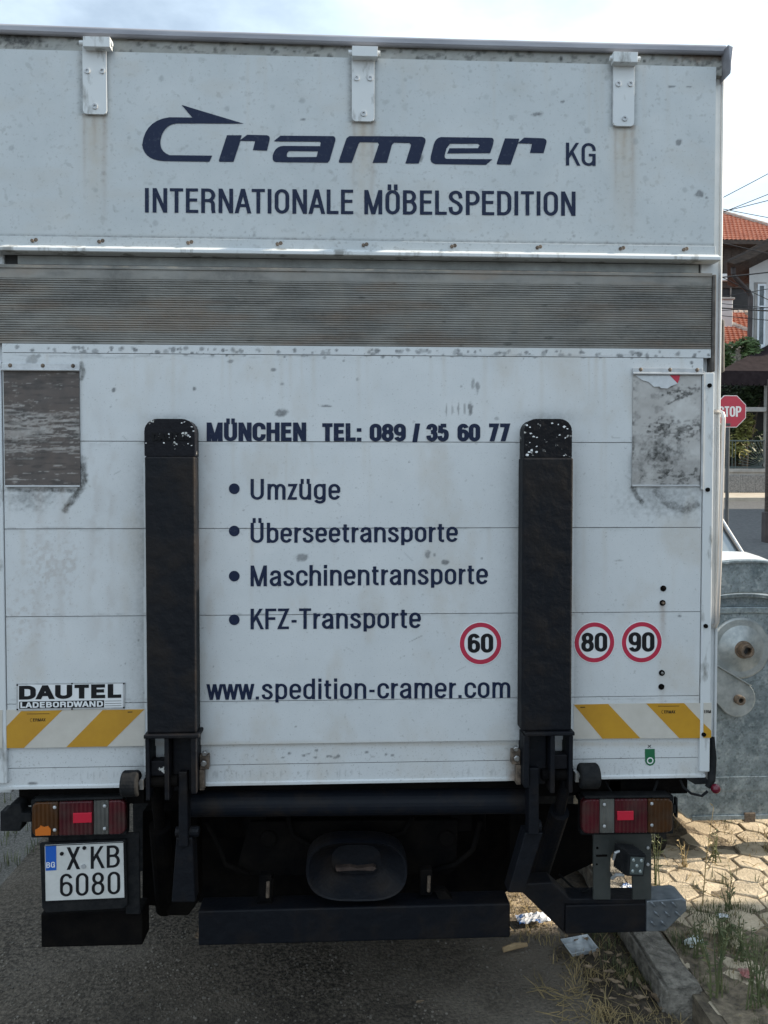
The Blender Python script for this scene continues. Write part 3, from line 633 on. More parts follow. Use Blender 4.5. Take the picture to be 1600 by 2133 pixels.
# lettering on the flap
Yt = -.0016
m = MB(); lettering(m, 'INTERNATIONALE', 302, 737, 442.5, 446, 51, Yt, 8); m.build('lettering', 'navy', flap)
m = MB(); lettering(m, 'M\u00d6BELSPEDITION', 759, 1199, 446, 449.5, 50.5, Yt, 8)
m.build('lettering', 'navy', flap)
m = MB(); lettering(m, 'KG', 1179, 1241, 344.5, 345.5, 47.5, Yt, 6.8); m.build('lettering', 'navy', flap)
m = MB()
def C1(pts): return [(250+x/3.2, 180+y/3.2) for x, y in pts]
def C2(pts): return [(750+x/2.6667, 180+y/2.6667) for x, y in pts]
def bez(p0, p1, p2, n=7): return [((1-t)**2*p0[0]+2*t*(1-t)*p1[0]+t*t*p2[0], (1-t)**2*p0[1]+2*t*(1-t)*p1[1]+t*t*p2[1]) for t in [i/n for i in range(n+1)]]
# C with its fin
plain(m, C1([(410, 123), (825, 248), (390, 246)]+bez((390, 246), (310, 246), (278, 325))+bez((278, 325), (245, 425), (330, 458))[1:]+[(614, 461), (596, 502), (290, 497)]
            + bez((290, 497), (160, 490), (148, 390))+bez((148, 390), (165, 225), (330, 205))[1:]+[(482, 207)]), Yt)
# r
plain(m, C1([(713, 325), (811, 325), (803, 356), (848, 322), (980, 325)]+bez((980, 325), (1003, 332), (998, 352), 4)+[(980, 428), (886, 424), (901, 364), (803, 362), (757, 502), (663, 502), (659, 492)]), Yt)
# a: an outline with two openings, cut as three strokes that meet edge to edge
plain(m, C1([(1028, 362), (1070, 328), (1420, 331)]+bez((1420, 331), (1440, 336), (1436, 360), 4)+[(1398, 492), (1385, 508), (1300, 507), (1310, 470), (1320, 432), (1334, 398), (1338, 374), (1330, 368), (1030, 366)]), Yt)
plain(m, C1([(1334, 398), (1320, 432), (1130, 430)]+bez((1130, 430), (1108, 440), (1112, 466), 5)+[(1120, 471), (1310, 470), (1300, 507), (1040, 504)]+bez((1040, 504), (1012, 500), (1018, 460), 5)+bez((1018, 460), (1035, 396), (1090, 396), 5)[1:]), Yt)
# m
plain(m, C1([(1510, 345), (1530, 331), (1600, 331)])+C2([(200, 277), (340, 279)])+bez(*C2([(340, 279), (370, 283), (363, 310)]), 5)+C2([(326, 428), (252, 428), (284, 325), (276, 314), (190, 312)])+C2([(178, 322), (150, 424), (70, 424), (105, 322), (98, 311), (0, 309)])+C1([(1590, 384), (1545, 508), (1462, 508), (1458, 500)]), Yt)
# e
plain(m, C2([(500, 318), (655, 318), (665, 326), (655, 343), (497, 343), (484, 372)]+[(722, 370)]+bez((722, 370), (740, 330), (743, 300), 4)+bez((743, 300), (742, 284), (725, 285), 3)[1:]+[(450, 281)]+bez((450, 281), (415, 285), (405, 340), 5)[1:]+[(480, 345)]), Yt)
plain(m, C2([(405, 340), (480, 345), (470, 385), (472, 397), (480, 402), (736, 404), (700, 435), (420, 431)]+bez((420, 431), (385, 425), (393, 390), 4)), Yt)
# r
plain(m, C2([(805, 288), (885, 290), (880, 312), (912, 284), (1020, 288)]+bez((1020, 288), (1040, 294), (1036, 312), 4)+[(1020, 370), (944, 369), (956, 318), (878, 316), (837, 434), (763, 433), (759, 428)]), Yt)
m.build('lettering', 'navy', flap)

# ---- recess between flap and lift
m = MB()
m.box(FX0, FX1-.01, .045, .085, Zc(566, .045), Zc(518, .045))
m.use(1); m.box(FX0+.06, P(1455, 560, .03).x, .028, .046, Zc(560, .03), Zc(543, .03))
m.build('recess_frame', ['seam', 'header'], T)

# ---- tail lift platform, folded up
LX0, LX1 = P(8.5, 1000, 0).x, P(1462, 1000, 0).x
lift = MB(); lift.box(LX0+.002, LX1-.002, .012, .06, Zc(1632), Zc(570)); lift = lift.build('tail_lift_platform', 'seam', T)
props(lift, 'aluminium platform folded upright against the body')
def wear_rib(px, py):
    d = .5*sstep(.42, .7, fbm(px/120, py/30, 5)); 
    for k in range(60):
        x, y = RNG.uniform(0, 1480), RNG.uniform(560, 725); s = RNG.uniform(1, 3.5)
        d = np.maximum(d, blob(px, py, x, y, s*RNG.uniform(.8, 3), s, .4, k)*RNG.uniform(.3, .9))
    st = .7*fbm(px/50, py/60)
    pale = .9*np.exp(-((py-(553+.0105*px))/3)**2)*sstep(.42, .6, fbm(px/14, py/5, 4))
    return {'dirt': d, 'rust': .35*sstep(.5, .75, fbm(px/200+9, py/40)), 'stain': np.maximum(st*.5, pale), 'chip': 0*px}
rz0, rz1 = Zc(721), Zc(561)
zr0, zr1 = Zc(717), Zc(588)
def ribY(X, Z):
    ph = ((Z-zr0)/(zr1-zr0)*27) % 1.0
    ins = (Z > zr0) & (Z < zr1)
    g = np.where(ph < .28, .0045, np.where(ph > .9, .002, 0.0))
    lip = np.where(Z > rz1-.012, -.004, 0)
    return np.where(ins, g, 0)+.0+lip
rx1 = P(1482, 640, 0).x
nz_ = int((rz1-rz0)/.0010)
def rib_sheet():
    zs = np.linspace(rz0, rz1, nz_+1); xs = np.linspace(LX0-.05, rx1, 260)
    X, Z = np.meshgrid(xs, zs); Y = ribY(X, Z); n = X.size
    co = np.stack([X, Y, Z], -1).reshape(-1, 3); idx = np.arange(n).reshape(X.shape)
    q = np.stack([idx[:-1, :-1], idx[:-1, 1:], idx[1:, 1:], idx[1:, :-1]], -1).reshape(-1, 4)
    me = bpy.data.meshes.new('ribbed_tip'); co2 = np.vstack([co, [[xs[0], .05, rz0], [rx1, .05, rz0], [rx1, .05, rz1], [xs[0], .05, rz1]]])
    fs = q.tolist()+[list(idx[-1, :])+[n+2, n+3], list(idx[0, ::-1])+[n, n+1], list(idx[::-1, -1])+[n+1, n+2], list(idx[:, 0])+[n+3, n]]
    me.from_pydata(co2.tolist(), [], fs); me.materials.append(M['rib'])
    px, py = proj(X, Y, Z)
    for k, a in wear_rib(px, py).items():
        at = me.attributes.new(k, 'FLOAT', 'POINT'); arr = np.zeros(n+4, np.float32); arr[:n] = np.clip(a, 0, 1).reshape(-1); at.data.foreach_set('value', arr)
    return link('ribbed_tip', me, lift)
rib_sheet()

def wear_lift(px, py):
    d = 0*px; r = 0*px; ch = 0*px
    st = .35*sstep(.5, .8, fbm(px/70+3, py/140+5, 5))
    # darker bands beside and above the steel rails
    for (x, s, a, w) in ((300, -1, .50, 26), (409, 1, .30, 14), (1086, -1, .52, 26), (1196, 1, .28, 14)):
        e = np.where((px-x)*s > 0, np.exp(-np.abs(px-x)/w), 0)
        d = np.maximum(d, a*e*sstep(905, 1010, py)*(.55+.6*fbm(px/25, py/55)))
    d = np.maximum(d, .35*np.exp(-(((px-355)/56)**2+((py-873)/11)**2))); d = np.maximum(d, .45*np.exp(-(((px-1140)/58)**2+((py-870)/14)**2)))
    # scuffs round the two worn flags
    d = np.maximum(d, smear(px, py, [(172, 968), (176, 1000), (165, 1020), (148, 1045), (136, 1060)], 9, 1.0, 2)); d = np.maximum(d, .9*blob(px, py, 172, 985, 9, 26, .8, 31, .6))
    d = np.maximum(d, smear(px, py, [(20, 1018), (60, 1022), (100, 1020), (160, 1022)], 6, .95, 4)); d = np.maximum(d, .55*blob(px, py, 60, 1035, 40, 18, 1.2, 6, 1.0))
    d = np.maximum(d, smear(px, py, [(169, 757), (175, 775), (170, 790)], 5, .8, 7)); ch = np.maximum(ch, blob(px, py, 68, 749, 12, 9, .7, 2)*.55)
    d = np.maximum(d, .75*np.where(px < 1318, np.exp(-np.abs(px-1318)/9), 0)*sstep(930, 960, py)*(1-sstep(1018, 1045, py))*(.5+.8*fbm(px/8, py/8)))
    d = np.maximum(d, smear(px, py, [(1318, 1015), (1328, 1035), (1338, 1046)], 8, .95, 9)); d = np.maximum(d, smear(px, py, [(1366, 1018), (1375, 1035), (1385, 1048), (1425, 1062), (1452, 1052)], 12, .8, 11))
    d = np.maximum(d, .5*blob(px, py, 1385, 1036, 66, 28, 1.1, 13, 1.0))
    # chipped upper edge
    for k in range(150):
        x = RNG.uniform(0, 1480); y = 728+.0075*x+abs(RNG.normal(0, 8))-6; s = RNG.uniform(1.2, 4.5)
        ch = np.maximum(ch, blob(px, py, x, y, s*RNG.uniform(.7, 1.6), s, .7, k)*RNG.uniform(.5, 1))
    for (x, y, a, b, v) in ((585, 860, 12, 7, .9), (678, 846, 11, 2, .9), (237, 813, 5, 4, .9), (405, 810, 3.5, 4, .9), (930, 853, 2, 11, .7), (942, 853, 2, 11, .5), (955, 852, 2, 13, .7), (968, 853, 2, 11, .6),
                            (980, 851, 5, 13, .9), (985, 800, 3, 9, .6), (995, 805, 4, 12, .7), (628, 1161, 14, 8, .75), (891, 1157, 6, 9, .75), (905, 1156, 3, 4, .7), (928, 1171, 7, 4, .9), (1035, 872, 4, 3, .5),
                            (570, 770, 5, 3, .8), (480, 752, 6, 3, .7), (588, 800, 4, 3, .6), (745, 790, 3, 3, .5), (1290, 1167, 9, 1.6, .6), (1380, 790, 4, 4, .5), (1415, 1283, 3.5, 3.5, .8), (411, 1143, 3, 8, .8), (1348, 742, 4, 7, .8)):
        ch = np.maximum(ch, blob(px, py, x, y, a, b, .7, x)*v)
    for k in range(90):
        x, y = RNG.uniform(10, 1470), RNG.uniform(745, 1560); s = RNG.uniform(.8, 2.2); ch = np.maximum(ch, blob(px, py, x, y, s, s, .3, k)*RNG.uniform(.2, .8))
    # rust
    r = np.maximum(r, streak(px, py, 1380, 1256, 1340, 6, 3)*.85); r = np.maximum(r, streak(px, py, 1379, 1432, 1500, 6, 5)*.3)
    for (x, w) in ((200, 16), (230, 10), (130, 12), (78, 14), (430, 12)): r = np.maximum(r, .20*np.exp(-((px-x-12*(fbm(py/60, px*0+x)-.5))/w)**2)*sstep(.35, .6, fbm(px/30, py/50+x))*sstep(740, 1000, py)*(1-sstep(1250, 1420, py)))
    r = np.maximum(r, .30*blob(px, py, 110, 1180, 40, 60, 1.5, 21, .8)*sstep(.4, .6, fbm(px/9, py/9))); r = np.maximum(r, .28*blob(px, py, 60, 1280, 35, 50, 1.5, 25, .8)*sstep(.4, .6, fbm(px/9, py/9)))
    r = np.maximum(r, .7*np.exp(-((px-418)/9)**2)*sstep(1555, 1590, py)); r = np.maximum(r, .75*np.exp(-((px-1072)/12)**2)*sstep(1555, 1590, py)); d = np.maximum(d, .45*np.exp(-((px-1068)/14)**2)*sstep(1570, 1620, py))
    st = np.maximum(st, .5*np.exp(-((py-1550)/6)**2))
    ch = np.maximum(ch, .3*sstep(.62, .75, fbm(px/3, py/26, 3))*np.exp(-((py-1618+.01*px)/9)**2)); ch = np.maximum(ch, blob(px, py, 70, 1632, 10, 3, .5, 4)*.9)
    for k in range(14): ch = np.maximum(ch, blob(px, py, RNG.normal(690, 60), 1581-abs(RNG.normal(0, 9)), 3.5, 2, .6, k)*.8)
    for y0 in (740.5, 920.5, 1100, 1279, 1457): d = np.maximum(d, .30*np.exp(-np.maximum(0, py-y0-.004*(800-px))/5)*(py > y0-2)*sstep(.42, .66, fbm(px/26+y0, py/5)))
    for k in range(60):
        x = RNG.uniform(10, 1460); y0 = (738, 738, 921, 1101)[k % 4]; st = np.maximum(st, streak(px, py, x, y0, y0+RNG.uniform(50, 200), RNG.uniform(2, 6), k)*RNG.uniform(.15, .5))
    for k in range(40):
        x, y = RNG.uniform(20, 1450), RNG.uniform(760, 1500); a_ = RNG.uniform(-.9, .9); L = RNG.uniform(6, 30)
        ch = np.maximum(ch, smear(px, py, [(x, y), (x+L*math.cos(a_), y+L*math.sin(a_))], 1.1, RNG.uniform(.2, .55), k) if k < 14 else 0)
    return {'dirt': d, 'rust': r, 'stain': st, 'chip': ch}
seams = [722, 740.5, 920.5, 1100, 1279, 1457]
for i in range(len(seams)):
    za = Zc(seams[i])-(.0011 if i else 0)
    zb = Zc(seams[i+1])+.0011 if i+1 < len(seams) else Zc(1546)
    sheet('plank', LX0, rx1 if i == 0 else LX1, zb, za, 0.0, 'panel', lift, wear_lift, .0038, .02)
sheet('plank', LX0-.03, P(1460, 1600, .01).x, Zc(1590)+.0011, Zc(1545, .01), .010, 'panel', lift, wear_lift, .004, .02)
z1590 = Zc(1590)-.0011; zbot = Zc(1632)
sheet('plank', LX0-.03, P(1468, 1600, .01).x, zbot, z1590, .010, 'panel', lift, wear_lift, .004, .02, lambda X, Z: np.where(Z < zbot+.012, .004, .010))
# side end strips
m = MB(); a = P(1465, 1000, -.004).x; b = P(1486, 1000, -.004).x
m.box(a, b, -.004, .05, P(1475, 1607, 0).z, P(1475, 776, 0).z); e = m.build('end_strip', 'oldwhite', lift, .003)
for (x, y) in ((1478, 803), (1474, 1020), (1470, 1304), (1466, 1530)):
    m = MB(); p = P(x, y, -.006); m.disc((p.x, p.z), .0075, -.010, -.003, 12); m.build('screw', 'underbody', e)
m = MB(); a = P(-10, 1000, -.004).x; b = P(5.5, 1000, -.004).x
m.box(a-.02, b, -.004, .05, P(5, 1632, 0).z, P(5, 752, 0).z); m.build('end_strip', 'oldwhite', lift, .003)
# rubber seal and clearance buffer up the right side
m = MB(); m.box(P(1484, 650, -.002).x, P(1491.5, 650, -.002).x, -.003, .05, P(1488, 774, 0).z, P(1488, 572, 0).z)
m.build('edge_seal', 'buffer', T, .003)
m = MB(); q0 = P(1503, 662, .12); q1 = P(1503, 776, .12)
m.tube([(q0.x+.0, .12, q0.z-.006), (q1.x+.0, .12, q1.z)], .0105, 12); m.box(q0.x-.02, q0.x-.004, .11, .13, q1.z+.02, q0.z-.03)
m.build('rubber_buffer', 'buffer', T, .006)
# grab handle
m = MB(); h = [P(1486, 857, .04), P(1499, 857, .02), P(1505, 860, .01), P(1507.5, 872, .01), P(1506.5, 900, .01), P(1499, 1180, .01), P(1494, 1296, .01), P(1490, 1305, .02), P(1480, 1303, .04)]
m.tube(h, .0072, 10); m.build('grab_handle', 'chrome', T, smooth=True)

# ---- worn flags set in the platform
def torn(px, py, left):
    if left:
        st = .9*sstep(.56, .66, fbm(px/30, py/3.4, 5)+.15*np.exp(-((py-893)/30)**2)-.10*(py < 855)-.05*(py > 945))
        st = np.maximum(st, .8*np.exp(-((py-(938-.02*px))/3.0)**2)*sstep(.35, .6, fbm(px/18, py/3))); st = np.maximum(st, .6*np.exp(-((py-862)/1.6)**2))
        st = np.maximum(st, .85*blob(px, py, 40, 890, 48, 34, 1.5, 3, .6)*sstep(.42, .56, fbm(px/10, py/4)))
        return {'pale': st, 'dirt': .6*sstep(.5, .7, fbm(px/40, py/6+8, 4)), 'brown': .35+.3*fbm(px/60, py/50)}
    t = fbm(px/45+4, py/40, 4)
    d = .95*blob(px, py, 1400, 995, 60, 15, 1.3, 3, .5)*sstep(.36, .56, fbm(px/11, py/4, 4)); d = np.maximum(d, .9*blob(px, py, 1420, 892, 58, 18, 1.2, 8, .6)*sstep(.38, .55, fbm(px/12, py/5, 4)))
    d = np.maximum(d, .85*blob(px, py, 1425, 818, 42, 9, 1.3, 5, .6)*sstep(.36, .55, fbm(px/10, py/5, 4))); d = np.maximum(d, .75*blob(px, py, 1378, 945, 34, 26, 1.2, 9, 1.0))
    d = np.maximum(d, .30*sstep(955, 962, py)*(.6+.5*fbm(px/20, py/12))); d = np.maximum(d, .8*np.exp(-np.abs(px-1318)/6)*sstep(.4, .6, fbm(px/8, py/10)))
    d = np.maximum(d, .30*sstep(.60, .72, fbm(px/16, py/14+3, 5))); d = np.maximum(d, .75*smear(px, py, [(1392, 842), (1428, 822)], 2.2, 1, 3)); d = np.maximum(d, .5*np.exp(-((px-1338)/13)**2-((py-975)/30)**2))
    d = np.clip(d*1.35, 0, 1); d = d*(1-.9*blob(px, py, 1425, 858, 26, 24, .5, 4, .3)); d = d*(1-.7*np.exp(-((px-1352)/10)**2)*sstep(955, 990, py))
    return {'pale': blob(px, py, 1425, 858, 27, 25, .5, 4, .3)*.7+.35*sstep(.5, .7, t)+.4*np.exp(-((py-940)/10)**2), 'dirt': d, 'brown': .25*t}
FL = [('pale', (0.50, 0.49, 0.47), 60, .4), ('brown', (0.16, 0.12, 0.10), 18, .6), ('dirt', (0.035, 0.034, 0.033), 80, .5)]
M['flagdark'] = attr_mat('worn_dark_flag', (0.055, 0.053, 0.053), (0.085, 0.08, 0.08), FL, rough=.8, scale=14)
FL2 = [('pale', (0.58, 0.58, 0.57), 30, .4), ('brown', (0.24, 0.20, 0.175), 12, .6), ('dirt', (0.04, 0.04, 0.038), 70, .6)]
M['flaglight'] = attr_mat('worn_grey_flag', (0.40, 0.39, 0.38), (0.48, 0.47, 0.455), FL2, rough=.75, scale=10)
for left, (x0, x1, yt, yb, ys) in ((True, (9, 166, 772, 1012, 757)), (False, (1318, 1459, 780, 1011, 766))):
    Yf = -.006
    a, b = P(x0, 900, Yf).x, P(x1, 900, Yf).x; z0, z1 = P(x0, yb, Yf).z, P(x0, yt, Yf).z
    fl = sheet('warning_flag', a, b, z0, z1, Yf, 'flagdark' if left else 'flaglight', lift, lambda px, py: torn(px, py, left), .003, .0055,
               lambda X, Z: Yf+(.0022*(fbm(X*14, Z*14+5, 3)-.5) if left else np.clip(.012*(fbm(X*9+2, Z*9+9, 4)-.5), -.0035, .0045)))
    props(fl, 'almost black worn flag on the left' if left else 'grey torn flag on the right')
    m = MB(); zs1 = P(x0, ys, -.012).z; zs0 = P(x0, yt-2, -.012).z
    m.box(a-.004, b+.004, -.012, -.0055, zs0, zs1); m.tube([(a-.004, -.013, zs0), (b+.004, -.013, zs0)], .0042, 10)
    m.use(1)
    for t in (.1, .53, .93):
        x = a+(b-a)*t; m.sphere((x, -.012, (zs0+zs1)/2+.004), .0072, 10, (1, .6, 1))
    m.build('clamp_strip', ['dullalu', 'rustybit'], lift, .001)
    m = MB(); m.box(a, b, -.0085, -.0055, z0-.004, z0+.002)
    if not left: m.box(b+.002, b+.010, -.012, -.0005, P(x1, 1020, 0).z, P(x1, 775, 0).z)
    m.build('flag_edge', 'dullalu', lift, .001)
m = MB(); plain(m, [(1250+x/3.555, 400+y/3.555) for x, y in ((262, 1358), (515, 1358), (575, 1418), (520, 1440), (500, 1455), (450, 1452), (440, 1440), (400, 1442), (362, 1408), (310, 1392))], -.010)
m.use(1); plain(m, [(1250+x/3.555, 400+y/3.555) for x, y in ((518, 1357), (592, 1357), (588, 1385), (574, 1416))], -.0098)
m.build('torn_sticker', ['paper', 'paperred'], lift)

# ---- lettering on the platform
class Words:
    def __init__(s, ws, pen): s.ws, s.pen = ws, pen
    def build(s, name, material, parent):
        for w in s.ws: m = MB(); lettering(m, w[0], w[1], w[2], w[3], w[4], w[5], Yt, s.pen); m.build(name, material, parent)
words = Words
m = words([('M\u00dcNCHEN', 430.5, 638, 919, 919, 39), ('TEL:', 669, 753, 919, 919, 37.5), ('089', 770, 845.5, 919.5, 919.5, 37), ('/', 859, 875, 919, 919, 37), ('35', 888, 935, 919.5, 919.5, 37),
           ('60', 953, 1000.5, 919.5, 919.5, 37), ('77', 1016, 1064, 919, 919, 37)], 9.8)
m.build('lettering', 'navy', lift)
for (w, x1, b0, b1, cap, by) in (('Umz\u00fcge', 709, 1041, 1041, 43.5, 1018), ('\u00dcberseetransporte', 954, 1131, 1129, 42, 1106), ('Maschinentransporte', 1016.5, 1221.5, 1217, 43.5, 1200), ('KFZ-Transporte', 877, 1311, 1308.5, 43, 1291)):
    words([(w, 522, x1, b0, b1, cap)], 6.9).build('lettering', 'navy', lift); m = MB()
    c = P(488, by, Yt); m.add([(c.x+.0182*math.cos(k*math.pi/16), Yt, c.z+.0182*math.sin(k*math.pi/16)) for k in range(32)], [tuple(range(32))])
    m.build('bullet_dot', 'navy', lift)
m = words([('www.spedition-cramer.com', 430, 1063, 1458, 1453.5, 43)], 6.6); m.build('lettering', 'navy', lift)
def sticker(cx, cy, r, num, w, h):
    p = P(cx, cy, 0); R = r*.001655
    m = MB(); m.disc((p.x, p.z), R, -.0016, -.0002, 44); s = m.build('speed_sticker', 'stickerwhite', lift)
    m = MB(); m.ring((p.x, p.z), R*.76, R*.965, -.0022, -.0017, 44); m.build('rim_band', 'ringred', s)
    m = MB(); lettering(m, num, cx-w/2, cx+w/2, cy+h/2, cy+h/2-.5, h, -.0026, 9.2, 7); m.build('lettering', 'black', s)
sticker(1001, 1340, 45.5, '60', 53, 40); sticker(1238, 1338, 44, '80', 54, 40); sticker(1336.5, 1337.5, 44.5, '90', 54, 41)
# maker plate
def flat(name, px, Y0, Y1, material, parent, bevel=0): m = MB(); m.pprism(px, Y0, Y1); return m.build(name, material, parent, bevel)
pl = flat('maker_plate', [(34, 1424), (260, 1421.5), (259.5, 1476), (34.5, 1480)], -.004, -.0003, 'dullalu', lift)
m = MB(); m.pprism([(38, 1427), (256, 1424.5), (256, 1473), (38, 1477)], -.0046, -.0041); q = m.build('face', 'stickerwhite', pl)
m = MB(); lettering(m, 'DAUTEL', 39.5, 255, 1457.5, 1453.5, 29, -.0054, 11.5, 7); m.build('lettering', 'black', pl)
m = MB(); m.pprism([(40, 1461.5), (217, 1458.5), (217, 1473.5), (40, 1476.5)], -.0052, -.0047); m.build('band', 'black', pl)
m = MB(); lettering(m, 'LADEBORDWAND', 42.5, 214.5, 1474.8, 1472, 12, -.0058, 3.6, 2.6); m.build('lettering', 'stickerwhite', pl)
m = MB()
for k in range(3): m.pprism([(219, 1460+k*5), (253, 1459.5+k*5), (253, 1460.3+k*5), (219, 1460.8+k*5)], -.0052, -.0047)
m.build('rule_lines', 'underbody', pl)
for (x, y) in ((36, 1427), (258, 1424), (36, 1478), (258, 1474), (150, 1424), (150, 1477)): m = MB(); c = P(x, y, -.005); m.disc((c.x, c.z), .003, -.0052, -.0041, 8); m.build('rivet', 'underbody', pl)
# hazard tape
t = flat('warning_tape', [(9, 1478.5), (302, 1476.5), (302, 1553.5), (9, 1559)], -.0013, -.0002, 'tapewhite', lift)
m = MB(); m.pprism([(9, 1518), (44, 1481.5), (130, 1479.5), (50, 1558), (9, 1558.5)], -.0018, -.0014); m.pprism([(214, 1479), (301, 1477.5), (223, 1555), (138, 1556.5)], -.0018, -.0014); m.build('stripe', 'tapeyellow', t)
m = MB(); lettering(m, 'ERMAX', 69, 95, 1503, 1502.5, 6.5, -.0022, 1.2); m.build('lettering', 'black', t); m = MB(); lettering(m, '(', 62.5, 67, 1504, 1504, 8, -.0022, .8); m.build('mark', 'black', t); m = MB(); m.pprism([(56, 1486.8), (103, 1486.2), (103, 1487.2), (56, 1487.8)], -.0022, -.0019); m.build('mark', 'black', t); m = MB(); m.pprism([(266, 1482.5), (276, 1482.2), (276, 1484), (266, 1484.3)], -.0022, -.0019); m.build('mark', 'black', t)
t = flat('warning_tape', [(1195, 1466.5), (1461.5, 1464), (1461.5, 1537.5), (1195, 1539)], -.0013, -.0002, 'tapewhite', lift)
m = MB(); m.pprism([(1195.5, 1468), (1267, 1466.3), (1334, 1538), (1255, 1538.6)], -.0018, -.0014); m.pprism([(1346, 1465.4), (1425, 1464.6), (1461.2, 1503), (1461.2, 1537.4), (1415, 1537.8)], -.0018, -.0014); m.build('stripe', 'tapeyellow', t)
m = MB(); lettering(m, 'ERMAX', 1384, 1407, 1486, 1486, 6.5, -.0022, 1.2); m.build('lettering', 'black', t); m = MB(); lettering(m, '(', 1378, 1382, 1487, 1487, 8, -.0022, .8); m.build('mark', 'black', t); m = MB(); m.pprism([(1371, 1470.5), (1415, 1470.2), (1415, 1471.2), (1371, 1471.5)], -.0022, -.0019); m.build('mark', 'black', t); m = MB(); m.pprism([(1209, 1472.5), (1219, 1472.3), (1219, 1474), (1209, 1474.2)], -.0022, -.0019); m.build('mark', 'black', t)
t = flat('warning_tape', [(1466, 1464), (1482.5, 1463.8), (1481.5, 1537), (1465, 1537.3)], -.0058, -.0042, 'tapewhite', lift)
m = MB(); m.pprism([(1466, 1507), (1481.8, 1522), (1481.5, 1536.8), (1465.2, 1537)], -.0064, -.0059); m.build('stripe', 'tapeyellow', t)
m = MB(); lettering(m, 'ERM', 1467, 1481, 1485.5, 1485.5, 6.5, -.0068, 1.2); m.build('lettering', 'black', t)
t = flat('warning_tape', [(-8, 1479), (5, 1479), (5, 1559), (-8, 1559)], -.0058, -.0042, 'tapewhite', lift)
# green lashing-point label
t = flat('lashing_label', [(1343.5, 1560.5), (1364, 1560), (1364.5, 1583)]+[(1354.5+10.5*math.cos(rad(a)), 1584-11*math.sin(rad(a))) for a in range(0, -190, -20)], .0086, .0098, 'green', lift)
m = MB(); c = P(1354.5, 1584.5, .008); m.ring((c.x, c.z), .008, .0118, .0078, .0085, 20); m.build('rim_band', 'stickerwhite', t)
m = MB(); c = P(1353, 1554.5, .009)
for a in (40, 140):
    d = Vector((math.cos(rad(a)), 0, math.sin(rad(a))))*.0075; m.tube([Vector((c.x, .0095, c.z))-d, Vector((c.x, .0095, c.z))+d], .0011, 6)
m.build('mark', 'black', t)
for (x, y, k) in ((1382.5, 1226, 0), (1381, 1256, 1), (1379.5, 1402, 0), (1378.5, 1431, 0)):
    p = P(x, y, -.005); m = MB(); m.ring((p.x, p.z), .0045, .0105, -.004, 0, 16); m.use(1 if y > 1250 and y < 1410 else 0); m.disc((p.x, p.z), .0045, -.009, 0, 10)
    m.build('bolt', ['underbody', 'brightsteel' if y > 1300 else 'rustybit'], lift, .001)

# ---- the two steel rails (cylinder covers) on the platform
def rail(x0, x1, yt, yb, cut, flk, lip):
    Y0, Y1 = -.072, -.0003
    a, b = P(x0, 1200, Y0).x, P(x1, 1200, Y0).x; zt = P(x0, yt, Y0).z; zb = P(x0, yb, Y0).z; r = .042
    m = MB()
    zc = P(x0, cut, Y0).z; ins = .0045 if lip else 0.0
    m.prism([(a, zb), (b, zb), (b, zc), (a, zc)], Y0, Y1)
    o = m.build('lift_rail', 'blacksteel', lift, .007, seg=3)
    m = MB()
    m.prism([(a+ins, zc+.0005), (b-ins, zc+.0005), (b-ins, zt-r)]+[(b-ins-r+r*math.cos(rad(t)), zt-r+r*math.sin(rad(t))) for t in range(15, 91, 15)]+[(a+ins+r-r*math.cos(rad(t)), zt-r+r*math.sin(rad(t))) for t in range(90, 14, -15)]+[(a+ins, zt-r)], Y0+.004 if lip else Y0+.002, Y1)
    m.use(1)
    for x, y, r_ in flk:
        if y > cut-4: continue
        r_ *= .8; n = random.randint(6, 9); m.pprism([(x+r_*random.uniform(.3, 1.35)*math.cos(6.283*i/n), y+r_*.7*random.uniform(.3, 1.35)*math.sin(6.283*i/n)) for i in range(n)], Y0+(.0032 if lip else .0012), Y0+.012)
    m.build('rail_cap', ['chipsteel' if lip else 'capsteel', 'stickerwhite'], o, .0)
    # weld bead / wear ridge
    return o, a, b, zb
M['capsteel'] = mat('scraped_black_cap', (0.006, 0.006, 0.009), (0.5, 0.5, 0.48), 38, .5, 0, .3, 50, lo=.645, hi=.68, spec=.15)
r1, ra, rb, rzb = rail(303, 407.5, 872, 1529, 950, [(336, 905, 4), (339, 911, 3), (352, 904, 4), (354, 911, 3), (391, 907, 4.5), (396, 910, 3), (341, 922, 3), (379, 881, 3), (384, 879, 2.5), (399, 889, 3), (403, 898, 2.5), (304, 923, 2.5), (392, 924, 2), (399, 928, 2), (398, 947, 2.5), (377, 953, 2.5), (371, 1022, 1.8), (403, 1452, 2), (404, 1464, 2.5), (404, 1508, 2), (401, 1380, 1.5)], False)
r2, r2a, r2b, r2zb = rail(1088, 1193, 872, 1524, 953, [(1098, 886, 4), (1104, 890, 2.5), (1150, 882, 3), (1163, 884, 3), (1176, 889, 4), (1182, 893, 3), (1105, 903, 4.5), (1112, 910, 4), (1118, 911, 3), (1166, 906, 3), (1178, 912, 3), (1103, 941, 5), (1098, 948, 5), (1108, 938, 4), (1118, 941, 4), (1118, 930, 3), (1104, 922, 2), (1175, 949, 2.5), (1131, 1038, 1.6)], True)
m = MB(); lettering(m, 'DAUTEL', 316, 397, 918, 917, 17, -.0745, 5, 4); m.build('lettering', mat('scraped_letters', (0.009, 0.009, 0.010), (0.6, 0.6, 0.58), 34, .5, lo=.575, hi=.60, spec=.1), r1)
